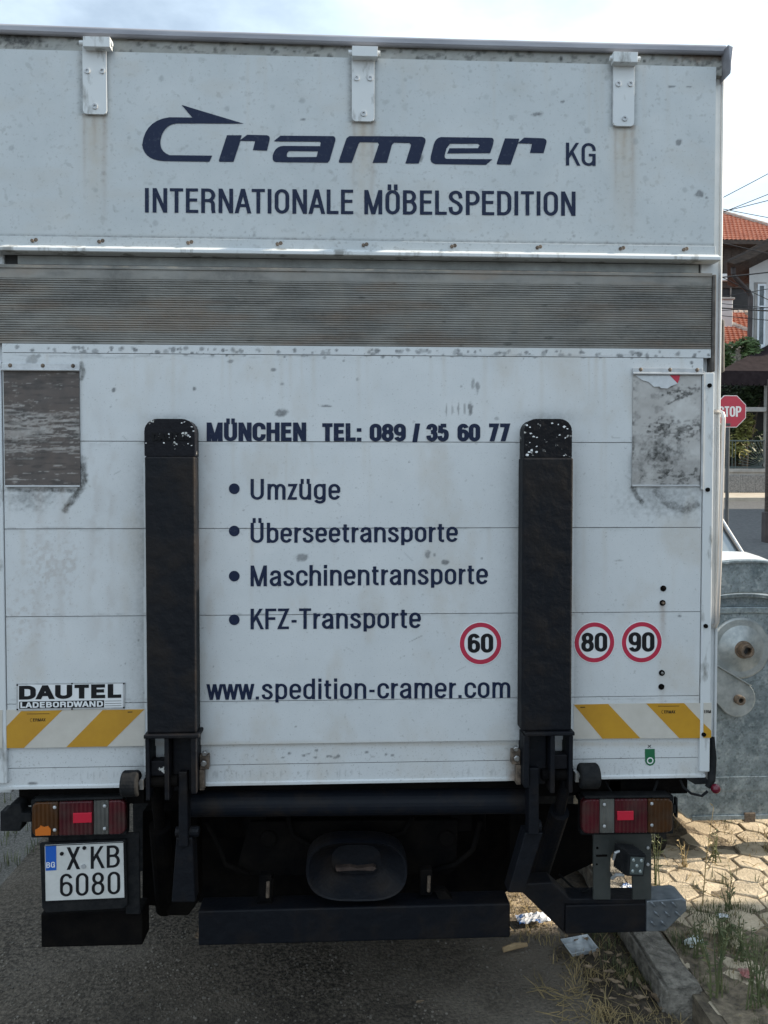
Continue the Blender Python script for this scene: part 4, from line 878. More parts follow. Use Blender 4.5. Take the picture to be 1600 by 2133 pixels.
# hinge brackets below the rails
def bracket(a, b, zb, s):
    """a..b = rail width; s=+1: roller outside to the left, -1: to the right"""
    m = MB()
    ca, cb_ = (a-.008, b+.010) if s > 0 else (a+.012, b+.008)
    m.box(ca, cb_, -.085, .0, zb-.013, zb)
    zlow = Zc(1652, -.05)
    out = ca if s > 0 else cb_; 
    p1 = out+s*.004; 
    for (x, w, zl_) in ((p1, .014, 1652), (p1+s*.062, .016, 1652), (p1+s*.150, .018, 1640)):
        m.box(x, x+s*w, -.080, .03, Zc(zl_, -.05), zb-.0135)
    m.use(1); m.box(p1+s*.0145, p1+s*.0615, -.065, -.02, Zc(1605, -.05), Zc(1575, -.05))
    m.use(0); m.box(p1+s*.08, p1+s*.149, -.03, .02, Zc(1640, -.03), zb-.014)
    m.use(2); c = Zc(1620, -.05); m.cyl((p1-s*.012, -.045, c), (p1+s*.10, -.045, c), .020, 14)
    o = m.build('hinge_bracket', ['blacksteel', 'chipsteel', 'underbody'], lift, .003)
    # lock clamp on the inner side
    m = MB(); ix = p1+s*.17; m.box(ix, ix+s*.030, -.03, -.0005, Zc(1597, -.03), Zc(1568, -.03)); m.box(ix-s*.002, ix+s*.014, -.03, -.0005, Zc(1640, -.03), Zc(1598, -.03))
    m.use(1); m.cyl((ix+s*.014, -.032, Zc(1583, -.03)), (ix+s*.014, -.040, Zc(1583, -.03)), .011, 6); m.cyl((ix+s*.018, -.028, Zc(1562, -.03)), (ix+s*.018, -.045, Zc(1562, -.03)), .009, 6)
    m.build('lock_clamp', ['rustybit', 'brightsteel'], o, .002)
    return p1
bl = bracket(ra, rb, rzb, 1); br = bracket(r2a, r2b, r2zb, -1)
# rubber rollers
for (x0, x1, yc, bx0, bx1, nm) in ((255, 290.5, 1632, 250, 297, 'l'), (1207, 1246, 1616, 1200, 1251, 'r')):
    Y = -.07; c = P((x0+x1)/2, yc, Y); a, b = P(x0, yc, Y).x, P(x1, yc, Y).x
    m = MB(); R = .043; n = 24
    m.tube([(a, Y, c.z), (a+.006, Y, c.z), (b-.006, Y, c.z), (b, Y, c.z)], [R*.9, R, R, R*.88], n)
    rr = m.build('roller', 'rubber', T, smooth=False, bevel=.002)
    m = MB(); m.cyl((P(bx0, yc, Y).x, Y, c.z), (P(bx1, yc, Y).x, Y, c.z), .010, 8); m.box(P(bx1 if nm == 'l' else bx0, yc, Y).x-.006, P(bx1 if nm == 'l' else bx0, yc, Y).x+.006, Y-.015, .05, c.z-.016, c.z+.016); m.build('axle_bolt', 'brightsteel', rr)

# ---- chassis and running gear (mostly black under there)
m = MB()
for x in (-.40, .40): m.box(XC+x-.04, XC+x+.04, .32, 7.0, .66, .90)
for y in (.34, 1.5, 3.0, 5.0): m.box(XC-.36, XC+.36, y, y+.08, .68, .88)
m.box(XC-1.2, XC+1.2, .10, .20, ZB-.10, ZB+.01)
for x in (-1.0, 1.0): m.box(XC+x-.05, XC+x+.05, .2, 7.0, ZB-.06, ZB+.01)
m.build('chassis_frame', 'underbody', T)
def wheel(x, y, r, w, z=None):
    m = MB(); z = r if z is None else z
    prof = [(-w/2, r*.62), (-w/2, r*.9), (-w*.42, r*.985), (-w*.3, r), (w*.3, r), (w*.42, r*.985), (w/2, r*.9), (w/2, r*.62)]
    m.tube([(x+p[0], y, z) for p in prof], [p[1] for p in prof], 36)
    o = m.build('wheel', 'rubber', T)
    m = MB(); m.cyl((x-w*.51, y, z), (x+w*.51, y, z), r*.45, 24); m.build('rim', 'underbody', o)
for s in (-1, 1):
    wheel(XC+s*.98, 1.85, .40, .22); wheel(XC+s*.72, 1.85, .40, .22)
    wheel(XC+s*.98, 6.0, .40, .24)
    m = MB(); m.box(XC+s*1.12, XC+s*.46, 1.28, 1.292, .07, .85); m.build('mud_flap', 'rubber', T)
m = MB(); m.cyl((XC-.6, 1.85, .42), (XC+.6, 1.85, .42), .075, 14); m.sphere((XC, 1.85, .40), .24, 16); m.build('axle', 'underbody', T)
m = MB(); m.box(XC-.75, XC+.55, .62, .70, .52, .80); m.build('equipment_box', 'underbody', T, .01); m = MB(); m.box(XC-.35, XC+.25, 1.0, 1.5, .35, .75); m.build('equipment_box', 'underbody', T, .01)
# cross tube of the lift
zt_ = (P(700, 1655, .06).z+P(700, 1709, .06).z)/2; rt_ = (P(700, 1655, .06).z-P(700, 1709, .06).z)/2
m = MB(); m.cyl((P(392, 1683, .06).x, .10, P(392, 1683, .06).z), (P(1108, 1681, .06).x, .10, P(1108, 1676, .06).z), rt_, 24); m.build('cross_tube', 'tubesteel', T, smooth=False)
# lift arms, left and right
def pbars(m, x0, y0, x1, y1, w0, w1, Y0, Y1):
    m.pprism([(x0-w0/2, y0), (x0+w0/2, y0), (x1+w1/2, y1), (x1-w1/2, y1)], Y0, Y1)
m = MB(); pbars(m, 381, 1608, 382, 1765, 19, 20, -.055, .0); pbars(m, 384, 1745, 382, 1880, 34, 50, -.04, .03)
c = P(384, 1740, -.05); m.cyl((c.x-.035, -.02, c.z), (c.x+.045, -.02, c.z), .018, 12)
m.build('lift_arm', 'blacksteel', T, .004)
m = MB(); a = P(323, 1628, -.02); b = P(333, 1720, .12); c = P(345, 1890, .35); m.tube([a, b], .020, 14); m.tube([b, c], .038, 16); m.build('lift_ram', 'underbody', T)
m = MB(); pbars(m, 1113, 1600, 1112, 1740, 21, 22, -.055, .0); pbars(m, 1113, 1735, 1075, 1860, 38, 34, -.04, .03)
c = P(1118, 1728, -.05); m.cyl((c.x-.03, -.02, c.z), (c.x+.022, -.02, c.z), .021, 12); m.build('lift_arm', 'blacksteel', T, .004)
m = MB(); a = P(1180, 1620, -.02); b = P(1165, 1690, .06); c = P(1115, 1850, .35); m.tube([a, b], .020, 14); m.tube([b, c], .036, 16); m.build('lift_ram', 'blacksteel', T)
# gearbox plate, tow coupling
m = MB(); m.pprism([(520, 1712), (955, 1708), (950, 1810), (935, 1822), (560, 1825), (490, 1822)], .30, .34)
for x in (560, 930): c = P(x, 1745, .3); m.disc((c.x, c.z), .032, .285, .3, 20)
m.build('drive_housing', 'underbody', T, .006)
tow = MB(); w = 106
op = [(743+w*math.copysign(abs(math.cos(rad(a)))**.62, math.cos(rad(a))), 1812-62*math.copysign(abs(math.sin(rad(a)))**.85, math.sin(rad(a)))) for a in range(0, 360, 10)]
q = [P(x, y, .12) for x, y in op]; cen = P(743, 1806, .12); n = len(q); v = []
for (sc, yy) in ((1.0, .12), (.985, .105), (.94, .108), (.72, .15), (.50, .19)):
    v += [(cen.x+(p.x-cen.x)*sc, yy, cen.z+(p.z-cen.z)*sc) for p in q]
f = [(r_*n+i, r_*n+(i+1) % n, (r_+1)*n+(i+1) % n, (r_+1)*n+i) for r_ in range(4) for i in range(n)]+[tuple(4*n+i for i in range(n))]
v += [(p.x, .2, p.z) for p in q]; f += [(i, (i+1) % n, 5*n+(i+1) % n, 5*n+i) for i in range(n)]
tow.add(v, f); tow = tow.build('tow_coupling', 'blacksteel', T, smooth=False)
m = MB(); m.pprism([(699, 1808), (730, 1806), (745, 1809), (778, 1805), (784, 1809), (778, 1814), (745, 1813), (701, 1815)], .165, .2); m.build('pin', mat('dark_rusty_pin', (0.025, 0.015, 0.012), (0.07, 0.045, 0.035), 30, .8), tow)
for (x, y) in ((553, 1852), (888, 1840)):
    m = MB(); c = P(x, y, .15); m.box(c.x-.022, c.x+.022, .15, .19, c.z-.045, c.z+.05); m.use(1); m.cyl((c.x+.008, .146, c.z-.03), (c.x+.010, .146, c.z+.03), .007, 8); m.build('latch', ['underbody', 'rustybit'], T, .003)
m = MB(); m.pprism([(413, 1690), (1062, 1690), (1062, 1852), (1040, 1872), (930, 1876), (700, 1874), (560, 1877), (413, 1880)], .74, .80); m.build('dark_fill_panel', 'underbody', T, .004)  # added black panel standing in for the deep shade under the body
m = MB(); m.pprism([(1062, 1690), (1235, 1690), (1235, 1800), (1150, 1838), (1110, 1846), (1062, 1850)], .42, .50); m.build('dark_fill_panel', 'underbody', T, .004)  # second added panel, darkens the space right of the cross tube
m = MB(); m.pprism([(296, 1690), (412, 1690), (412, 1880), (392, 1908), (348, 1908), (345, 1890), (296, 1886)], .30, .40); m.build('dark_fill_panel', 'underbody', T, .006)  # added black plate filling the dark gap by the left lift arm
for pth in ([(430, 1712), (455, 1760), (470, 1800), (520, 1822)], [(600, 1700), (610, 1740), (660, 1770), (690, 1765)], [(1000, 1712), (985, 1770), (950, 1800), (900, 1815)], [(860, 1702), (840, 1735), (800, 1745)], [(335, 1700), (322, 1760), (330, 1830), (352, 1880)]):
    m = MB(); m.tube([P(x, y, .27) for x, y in pth], .010, 8); m.build('hydraulic_hose', 'underbody', T, smooth=True)
# underrun bumpers
m = MB(); m.pbox(85, 1901, 297, 1972, .10, .20); c = m.build('underrun_bumper', 'underbody', T, .006)
m = MB(); m.pbox(413, 1890, 1063, 1962, .12, .22); m.build('underrun_bumper', 'blacksteel', T, .006)
m = MB(); m.pprism([(905, 1856), (928, 1856), (958, 1892), (925, 1892)], .16, .20); m.build('bumper_strut', 'underbody', T); m = MB(); m.pprism([(540, 1830), (570, 1830), (565, 1892), (535, 1892)], .16, .20); m.build('bumper_strut', 'underbody', T)
Y0 = .10
m = MB(); m.pbox(1178, 1884, 1349, 1944, Y0, Y0+.10)
m.pprism([(1150, 1838), (1186, 1872), (1345, 1872), (1349, 1884), (1178, 1884), (1176, 1944), (1070, 1842)], Y0+.004, Y0+.09); m.build('underrun_bumper', 'blacksteel', T, .005)
# checker plate step end
q = [P(x, y, Y0-.006) for x, y in ((1347, 1877), (1420, 1872), (1430, 1876), (1431, 1897), (1386, 1940), (1347, 1941))]
m = MB(); m.prism([(p.x, p.z) for p in q], Y0-.006, Y0+.10)
tp = [P(1365, 1862, Y0+.08), P(1414, 1853, Y0+.08)]
m.add([(q[0].x+.004, Y0, q[0].z+.001), (q[1].x, Y0, q[1].z+.001), (q[1].x-.002, Y0+.075, q[1].z+.004), (q[0].x+.025, Y0+.075, q[0].z+.004)], [(0, 1, 2, 3)])
stp = m.build('step_end', 'checker', T, .004)
m = MB()
for k, (x, y) in enumerate([(x, y) for x in range(1360, 1425, 22) for y in range(1884, 1938, 20)]):
    if y > 1905 and (x-1384) > (1940-y)*1.1: continue
    p = P(x+(8 if (y//20) % 2 else 0), y, Y0-.008); d = Vector((.011, 0, -.011)); m.tube([p-d, p-d*.4, p+d*.4, p+d], [.001, .0058, .0058, .001], 6)
m.build('tread_pattern', 'checker', stp)
# mounting plate with an opening, and the work lamp in it
Y0 = .09
o_ = [(1237, 1735), (1357, 1735), (1357, 1874), (1237, 1874)]
i_ = [(1274, 1788), (1300, 1772), (1318, 1790), (1318, 1872), (1273, 1872), (1273, 1835)]
m = MB()
m.pprism([(1236, 1735), (1357, 1735), (1357, 1780), (1318, 1780), (1303, 1770), (1280, 1772), (1273, 1782), (1236, 1782)], Y0, Y0+.012)
m.pprism([(1236, 1782.2), (1273, 1782.2), (1271, 1815), (1278, 1825), (1272, 1833), (1272, 1874), (1236, 1874)], Y0, Y0+.012)
m.pprism([(1318, 1780.2), (1357, 1780.2), (1357, 1874), (1318, 1874)], Y0, Y0+.012)
m.use(1)
m.pprism([(1242, 1781), (1265, 1780), (1266, 1784.5), (1242, 1785.5)], Y0-.002, Y0+.003); c = P(1243, 1800, Y0); m.disc((c.x, c.z), .004, Y0-.003, Y0, 8); c = P(1244, 1766, Y0); m.disc((c.x, c.z), .005, Y0-.003, Y0, 8)
m.use(2)
for y in (1765, 1800): c = P(1349, y, Y0); m.disc((c.x, c.z), .006, Y0-.006, Y0, 8)
mp_ = m.build('lamp_bracket', ['mountgrey', 'underbody', 'dullalu'], T, .002)
m = MB(); q = [(1310, 1779), (1346, 1781.5), (1341, 1826), (1307, 1825)]
A = [P(x, y, -.02) for x, y in q]; cenl = (A[0]+A[1]+A[2]+A[3])/4
ax = Vector((-.30, .95, .05)).normalized(); dl = .07
B = [cenl+(a-cenl)*1.06+ax*.012 for a in A]; Cc = [cenl+(a-cenl)*.97+ax*dl for a in A]
m.add(A+B+Cc, [(0, 1, 2, 3), (8, 11, 10, 9)]+[(i, (i+1) % 4, 4+(i+1) % 4, 4+i) for i in range(4)]+[(4+i, 4+(i+1) % 4, 8+(i+1) % 4, 8+i) for i in range(4)])
for k in range(6):
    t = .022+.010*k; D = [cenl+(a-cenl)*1.10+ax*t for a in A]; E_ = [d+ax*.004 for d in D]
    m.add(D+E_, [(0, 1, 2, 3), (4, 5, 6, 7)]+[(i, (i+1) % 4, 4+(i+1) % 4, 4+i) for i in range(4)])
lamp = m.build('work_lamp', 'rubber', T, .003)
nrm = -ax
m = MB(); G = [cenl+(a-cenl)*.80-ax*.002 for a in A]; m.add(G, [(0, 1, 2, 3)]); gl = m.build('glass', 'lampglass', lamp)
m = MB()
for (u, v_) in ((.27, .25), (.73, .25), (.5, .5), (.27, .75), (.73, .75)):
    p = (A[0]*(1-u)+A[1]*u)*(1-v_)+(A[3]*(1-u)+A[2]*u)*v_; m.tube([p-ax*.0022, p-ax*.006], .0065, 10, True, .004)
m.build('bulb', 'lens', lamp)
m = MB(); m.tube([P(1278, 1790, .05), P(1282, 1776, .03), P(1296, 1771, .03)], .005, 8); m.tube([P(1275, 1830, .06), P(1284, 1822, .04), P(1300, 1822, .02)], .006, 8); m.build('lamp_yoke', 'dullalu', lamp)
# wiring
m = MB(); m.tube([P(1165, 1822, .3), P(1195, 1850, .2), P(1215, 1858, .15), P(1238, 1848, .1)], .004, 8)
m.build('cable', 'rubber', T); m = MB(); m.tube([P(1262, 1628, .08), P(1268, 1640, .06), P(1284, 1662, .06)], .003, 8); m.build('cable', 'rubber', T); m = MB(); m.tube([P(1370, 1625, .06), P(1358, 1660, .06)], .005, 8)
m.build('cable', 'rubber', T)
# tail lights
def tail_light(x0, x1, y0, y1, secs, slope, broken):
    Yf = .015
    def q(x, y): return P(x, y+slope*(x-x0), Yf)
    m = MB(); m.pprism([(x0-2, y0-6), (x1+2, y0-6+slope*(x1-x0)), (x1+2, y1+3+slope*(x1-x0)), (x0-2, y1+3)], Yf+.028, Yf+.07); m.pprism([(x0+4, y0-7), (x1-4, y0-7+slope*(x1-x0)), (x1-6, y0-1+slope*(x1-x0)), (x0+6, y0-1)], Yf-.002, Yf+.05)
    o = m.build('tail_light', 'rubber', T, .006)
    for i, (a, b, k) in enumerate(secs):
        m = MB(); r = 13
        pts = []
        if i == 0: pts += [(a, y1-r), (a, y0+r)]+[(a+r-r*math.cos(rad(t)), y0+r-r*math.sin(rad(t))) for t in (30, 60, 90)]
        else: pts += [(a+.3, y1), (a+.3, y0)]
        if i == len(secs)-1: pts += [(b-r+r*math.cos(rad(t)), y0+r-r*math.sin(rad(t))) for t in (90, 60, 30, 0)]+[(b-r+r*math.cos(rad(t)), y1-r+r*math.sin(rad(t))) for t in (0, 30, 60, 90)]
        else: pts += [(b-.3, y0), (b-.3, y1)]
        if i == 0: pts += [(a+r-r*math.cos(rad(t)), y1-r+r*math.sin(rad(t))) for t in (90, 60, 30)]
        w = [q(x, y) for x, y in pts]
        dd = .004 if k == 'greylens' else 0
        m.prism([(p.x, p.z) for p in w], Yf+dd, Yf+.0285)
        m.build('lens', k, o, .005 if k != 'greylens' else .002, seg=3)
    return o, q
tl, q = tail_light(66, 262, 1672, 1743, [(66, 122, 'amber'), (122, 194, 'red'), (194, 226, 'greylens'), (226, 262, 'red')], -.026, True)
def dots(o, pts, Y):
    for x, y in pts: m = MB(); c = P(x, y, Y); m.sphere((c.x, Y, c.z), .0062, 10, (1, .6, 1)); m.build('screw', 'dullalu', o)
flat('reflector', [(152, 1694), (191, 1693), (191, 1713.5), (152, 1715)], .0105, .0149, 'reflector', tl, .001)
flat('bare_lens', [(73, 1729), (82, 1724), (84, 1720), (92, 1723), (100, 1721), (106, 1728), (105, 1740), (74, 1741)], .0115, .0149, 'amberbright', tl)
dots(tl, ((114, 1682), (114, 1729), (218, 1679), (218, 1726)), .013)
tr, q = tail_light(1212, 1402, 1666, 1737, [(1212, 1250, 'red'), (1250, 1281, 'greylens'), (1281, 1350, 'red'), (1350, 1402, 'amber')], -.012, False)
flat('reflector', [(1286, 1690), (1320, 1689.5), (1320, 1708.5), (1286, 1709)], .0105, .0149, 'reflector', tr, .001)
dots(tr, ((1259, 1676), (1259, 1721), (1358, 1674), (1358, 1719)), .013)
m = MB(); m.pprism([(1402, 1678), (1410, 1678), (1410, 1694), (1402, 1694)], .04, .06); m.pprism([(1408, 1663), (1412, 1663), (1412, 1703), (1408, 1703)], .04, .06); m.build('lamp_clip', 'rubber', tr)
m = MB(); m.pprism([(10, 1690), (25, 1672), (42, 1676), (46, 1694), (66, 1694), (66, 1713), (46, 1713), (42, 1732), (0, 1732), (0, 1690)], .03, .09); m.build('lamp_arm', 'rubber', T, .004)
m = MB(); m.pprism([(84, 1640), (300, 1637), (300, 1672), (84, 1674)], .05, .09); m.build('lamp_carrier', 'underbody', T); m = MB(); m.pprism([(1205, 1660), (1395, 1654), (1395, 1664), (1205, 1668)], .06, .1); m.build('lamp_carrier', 'underbody', T); m = MB(); m.pprism([(1270, 1627), (1293, 1627), (1293, 1660), (1270, 1660)], .1, .14); m.build('lamp_carrier', 'underbody', T)
# marker lamp on its rubber stalk
m = MB(); m.tube([P(1484, 1535, .03), P(1485, 1580, .02), P(1482, 1625, .0), P(1474, 1640, .0)], [.008, .013, .014, .010], 12); m.pprism([(1428, 1622), (1472, 1620), (1476, 1633), (1448, 1634)], .0, .04)
st_ = m.build('marker_stalk', 'rubber', T)
m = MB(); c = P(1491, 1643, -.02); m.sphere((c.x, -.02, c.z), .017, 16); m.build('marker_bulb', mat('dark_red_lens', (0.11, 0.008, 0.02), None, rough=.15), st_, smooth=True)
m = MB(); m.tube([P(1417, 1624, .03), P(1424, 1640, .02), P(1440, 1653, .0), P(1462, 1658, .0), P(1474, 1648, .0)], .0048, 8); m.build('cable', 'rubber', st_)
# number plate and its holder
m = MB(); m.pprism([(82, 1757), (262, 1749), (266, 1885), (258, 1893), (96, 1902), (87, 1892)], .05, .065); m.pprism([(100, 1738), (290, 1735), (292, 1905), (262, 1905), (260, 1750), (100, 1755)], .066, .08)
hd = m.build('plate_holder', 'rubber', T, .004)
pp = flat('number_plate', [(92, 1762), (94, 1760.5), (255, 1753.5), (258, 1756), (260.5, 1868), (258, 1871.5), (97, 1878.5), (94, 1876)], .046, .0495, 'plate', T, .0012)
Yp = .0452
m = MB()
def pline(a, b, w):
    d = Vector((b[0]-a[0], b[1]-a[1])); nn = Vector((-d.y, d.x)).normalized()*w/2
    plain(m, [(a[0]+nn.x, a[1]+nn.y), (b[0]+nn.x, b[1]+nn.y), (b[0]-nn.x, b[1]-nn.y), (a[0]-nn.x, a[1]-nn.y)], Yp)
for a, b in (((92.5, 1762), (257, 1754.5)), ((257.6, 1756), (260, 1869)), ((259, 1870.5), (95, 1877.5)), ((94.4, 1876), (92.3, 1763))): pline(a, b, 1.6)
m.build('edge_line', 'black', pp)
flat('country_band', [(94.5, 1763), (117, 1761.8), (117.5, 1812.5), (95.5, 1814)], .0448, .0458, 'blue', pp)
m = MB(); lettering(m, 'BG', 96.5, 114.5, 1808.3, 1806.8, 12, .0442, 2.2); m.build('lettering', 'stickerwhite', pp)
m = MB(); lettering(m, 'X', 139, 167, 1812, 1810.5, 47, Yp, 7); lettering(m, 'KB', 189, 250, 1810, 1806.5, 46.5, Yp, 6.6); lettering(m, '6080', 125, 250.5, 1868, 1862.5, 47.5, Yp, 6.4)
m.build('lettering', 'black', pp)
m = MB()
for (x, y, r_) in ((129, 1778, .0065), (176, 1766, .0065)): c = P(x, y, Yp); m.disc((c.x, c.z), r_, Yp-.003, Yp, 14)
m.use(1); c = P(174, 1804, Yp); m.disc((c.x, c.z), .0075, Yp-.004, Yp, 14)
m.build('bolt', ['black', 'dullalu'], pp)

# ------------------------------------------------------------------ galvanised bin
M['galv'] = mat('galvanised_steel', (0.115, 0.145, 0.162), (0.27, 0.315, 0.34), 12, .42, .5, .05, 60, lo=.34, hi=.68)
def galv2():
    m = M['galv']; t = m.node_tree; n = t.nodes; l = t.links; b = n['Principled BSDF']; old = b.inputs['Base Color'].links[0].from_socket
    tc = [x for x in n if x.type == 'TEX_COORD'][0]; v = n.new('ShaderNodeTexVoronoi'); v.inputs['Scale'].default_value = 110; x = n.new('ShaderNodeMix'); x.data_type = 'RGBA'; x.blend_type = 'OVERLAY'; x.inputs[0].default_value = .34
    h = n.new('ShaderNodeHueSaturation'); h.inputs['Saturation'].default_value = .05; l.new(v.outputs['Color'], h.inputs['Color'])
    l.new(tc.outputs['Object'], v.inputs['Vector']); l.new(old, x.inputs[6]); l.new(h.outputs[0], x.inputs[7])
    z = n.new('ShaderNodeTexNoise'); z.inputs['Scale'].default_value = 30; z.inputs['Detail'].default_value = 8; r = n.new('ShaderNodeMapRange'); r.inputs[1].default_value = .58; r.inputs[2].default_value = .68; r.inputs[4].default_value = .45
    y = n.new('ShaderNodeMix'); y.data_type = 'RGBA'; y.inputs[7].default_value = (0.48, 0.53, 0.56, 1)
    l.new(tc.outputs['Object'], z.inputs[0]); l.new(z.outputs[0], r.inputs[0]); l.new(r.outputs[0], y.inputs[0]); l.new(x.outputs[2], y.inputs[6]); l.new(y.outputs[2], b.inputs['Base Color'])
galv2()
M['galvpale'] = mat('paler_galvanised_plate', (0.26, 0.29, 0.30), (0.46, 0.49, 0.50), 13, .40, .55)
YB = 1.22; YE = 2.50
bc = P(1540, 1350, YB)
def bpx(x, y, Y=YB): return P(x, y, Y)
K_ = thing('waste_container', 'dented galvanised steel waste container with a rounded lid on the pavement', 'waste container', (bc.x, YB, .1))
cx = P(1545, 1500, YB).x; hw = .54
zr = P(1545, 1275, YB).z; z1 = P(1545, 1617, YB).z; z2 = P(1545, 1647, YB).z; zb = P(1545, 1705, YB).z
def bodyline(z):   # half width at a height
    t = (zr-z)/(zr-zb); return hw*(1-.10*t) if t < .72 else hw*(.928-.42*((t-.72)/.28)**1.6)
m = MB(); zs = list(np.linspace(zb, zr, 22)); pts = [(cx-bodyline(z), z) for z in zs]+[(cx+bodyline(z), z) for z in reversed(zs)]
m.prism(pts, YB, YE)
body = m.build('body', 'galv', K_, .01)
m = MB(); m.prism([(cx-bodyline(z1)+.03, z1), (cx+bodyline(z1)-.03, z1), (cx+bodyline(z2)-.03, z2), (cx-bodyline(z2)+.03, z2)], YB-.005, YB-.0005)
m.box(cx-bodyline(zb)+.02, cx+bodyline(zb)-.02, YB-.006, YB, zb-.004, zb+.02); m.build('ridge', 'galv', body, .004)
# rim and lid
R_ = .94; zl_ = P(1540, 1165, YB).z; zc_ = zl_-R_
def arcz(x, R): return zc_+math.sqrt(max(.01, R*R-(x-bc.x)**2))
xs = np.linspace(bc.x-.57, bc.x+.57, 25)
m = MB(); m.prism([(x, arcz(x, R_)) for x in xs]+[(x, arcz(x, R_)-.162) for x in xs[::-1]], YB-.075, YB-.045); m.prism([(x, arcz(x, R_)-.17) for x in xs]+[(x, arcz(x, R_)-.19) for x in xs[::-1]], YB-.04, YE+.02); lid = m.build('lid', 'galv', K_, .006)
m = MB(); top = [(x, arcz(x, R_)+.006) for x in xs]; m.prism(top+[(x, z-.016) for x, z in top[::-1]], YB-.092, YB-.040); m.build('lid_rim', 'galv', lid, .004)
m = MB(); m.prism([(x, arcz(x, R_)-.195) for x in xs]+[(cx+hw+.02, zr), (cx-hw-.02, zr)], YB+.012, YE-.012); m.build('upper_wall', 'galv', K_)
m = MB(); xs2 = np.linspace(cx-hw-.025, cx+hw+.025, 20); m.prism([(x, zr+.03-.05*((x-cx)/hw)**2) for x in xs2]+[(x, zr-.005-.05*((x-cx)/hw)**2) for x in xs2[::-1]], YB-.014, YE+.014); m.build('body_rim', 'galv', body, .006)
# pivot boss, lever
c = bpx(1541, 1350); m = MB()
m.tube([(c.x, YB, c.z), (c.x, YB-.006, c.z), (c.x, YB-.012, c.z), (c.x, YB-.013, c.z), (c.x, YB-.030, c.z), (c.x, YB-.038, c.z)], [.158, .156, .148, .118, .070, .046], 48)
piv = m.build('pivot_plate', 'galvpale', K_)
m = MB(); m.ring((c.x, c.z), .020, .034, YB-.085, YB-.030, 24); m.ring((c.x, c.z), .034, .045, YB-.048, YB-.030, 24); m.use(1); m.disc((c.x, c.z), .020, YB-.05, YB-.030, 20); m.build('hub', ['rustybit', 'seam'], piv, .002)
c2 = bpx(1537, 1456, YB-.05); c3 = bpx(1478, 1402, YB-.05)
m = MB()
up_ = Vector((c2.x-c3.x, c2.z-c3.z)).normalized(); nn = Vector((-up_.y, up_.x)); R2 = .092
a_ = math.degrees(math.atan2(nn.y, nn.x))
m.prism([(c3.x+nn.x*.05, c3.z+nn.y*.05)]+[(c2.x+R2*math.cos(rad(a_-i*18)), c2.z+R2*math.sin(rad(a_-i*18))) for i in range(11)]+[(c2.x-nn.x*R2*.95-up_.x*.06, c2.z-nn.y*R2*.95-up_.y*.06), (c3.x-nn.x*.075, c3.z-nn.y*.075)], YB-.05, YB-.038)
m.disc((c2.x, c2.z), .05, YB-.038, YB, 24)
fa, fb = Vector((c3.x+nn.x*.05, c3.z+nn.y*.05)), Vector((c2.x+nn.x*R2*.98, c2.z+nn.y*R2*.98))
m.prism([(fa.x, fa.y), (fb.x, fb.y), (fb.x+nn.x*.006, fb.y+nn.y*.006), (fa.x+nn.x*.006, fa.y+nn.y*.006)], YB-.066, YB-.02)
lv = m.build('lever', 'galvpale', K_, .003)
m = MB(); m.ring((c2.x, c2.z), .012, .024, YB-.085, YB-.05, 20); m.use(1); m.disc((c2.x, c2.z), .012, YB-.062, YB-.05, 14); m.build('hub', ['rustybit', 'seam'], lv, .002)
m = MB(); c = bpx(1561, 1700); m.box(c.x-.03, c.x+.03, YB-.008, YB+.02, c.z-.03, c.z+.02); m.build('drain_plug', 'rustybit', body, .004)
for sx in (-.40, .40):
    for yy in (YB+.10, YE-.10):
        x = cx+sx; m = MB(); r = .09; prof = [(-.025, .055), (-.022, r*.95), (-.012, r), (.012, r), (.022, r*.95), (.025, .055)]
        m.tube([(x+p[0], yy, .105+r) for p in prof], [p[1] for p in prof], 28); w_ = m.build('wheel', 'rubber', K_)
        m = MB(); m.cyl((x-.028, yy, .105+r), (x+.028, yy, .105+r), .056, 20); m.build('rim', 'dullalu', w_)
        m = MB(); m.box(x-.04, x-.03, yy-.03, yy+.03, .105+r, zb+.03); m.box(x+.03, x+.04, yy-.03, yy+.03, .105+r, zb+.03); m.box(x-.05, x+.05, yy-.05, yy+.05, zb-.012, zb+.03); m.build('caster_fork', 'dullalu', K_)
m = MB(); a = P(1325, 1660, YB+.05); m.tube([(cx-.46, YB+.06, zb+.17), (cx-.52, YB+.05, zb+.12), (cx-.55, YB+.05, zb+.05), (cx-.50, YB+.05, zb-.02)], .017, 10); m.build('tow_bracket', 'dullalu', K_)

# ------------------------------------------------------------------ white car behind the bin, nose towards the viewer
M['carpaint'] = mat('white_car_paint', (0.72, 0.73, 0.74), None, rough=.2); M['carglass'] = mat('car_glass', (0.22, 0.25, 0.27), None, rough=.08, spec=.8, metal=.3)
M['trim'] = mat('black_car_trim', (0.015, 0.015, 0.016), None, rough=.5)
YC = 9.5; pb = P(1551, 1153, YC); pt_ = P(1506, 1086, YC+.52); g0 = gz(YC)
xr = pb.x+.07; xl = xr-1.64; xm = (xl+xr)/2; zb0 = pb.z-.02
Kc = thing('parked_car', 'white hatchback parked nose first behind the waste container', 'car', (xm, YC+.7, g0))
def sweep(mb, pts, x0, x1, ins, sc):
    """side outline in y,z carried across the car's width, drawn in a little at both flanks"""
    n = len(pts); cy = sum(y for y, z in pts)/n; v = []
    for x, k in ((x0, sc), (x0+ins, 1), (x1-ins, 1), (x1, sc)): v += [(x, cy+(y-cy)*k, z-(1-k)*.5*max(0, z-g0-.5)) for y, z in pts]
    mb.add(v, [tuple(range(n)), tuple(range(4*n-1, 3*n-1, -1))]+[(k*n+i, (k+1)*n+i, (k+1)*n+(i+1) % n, k*n+(i+1) % n) for k in range(3) for i in range(n)])
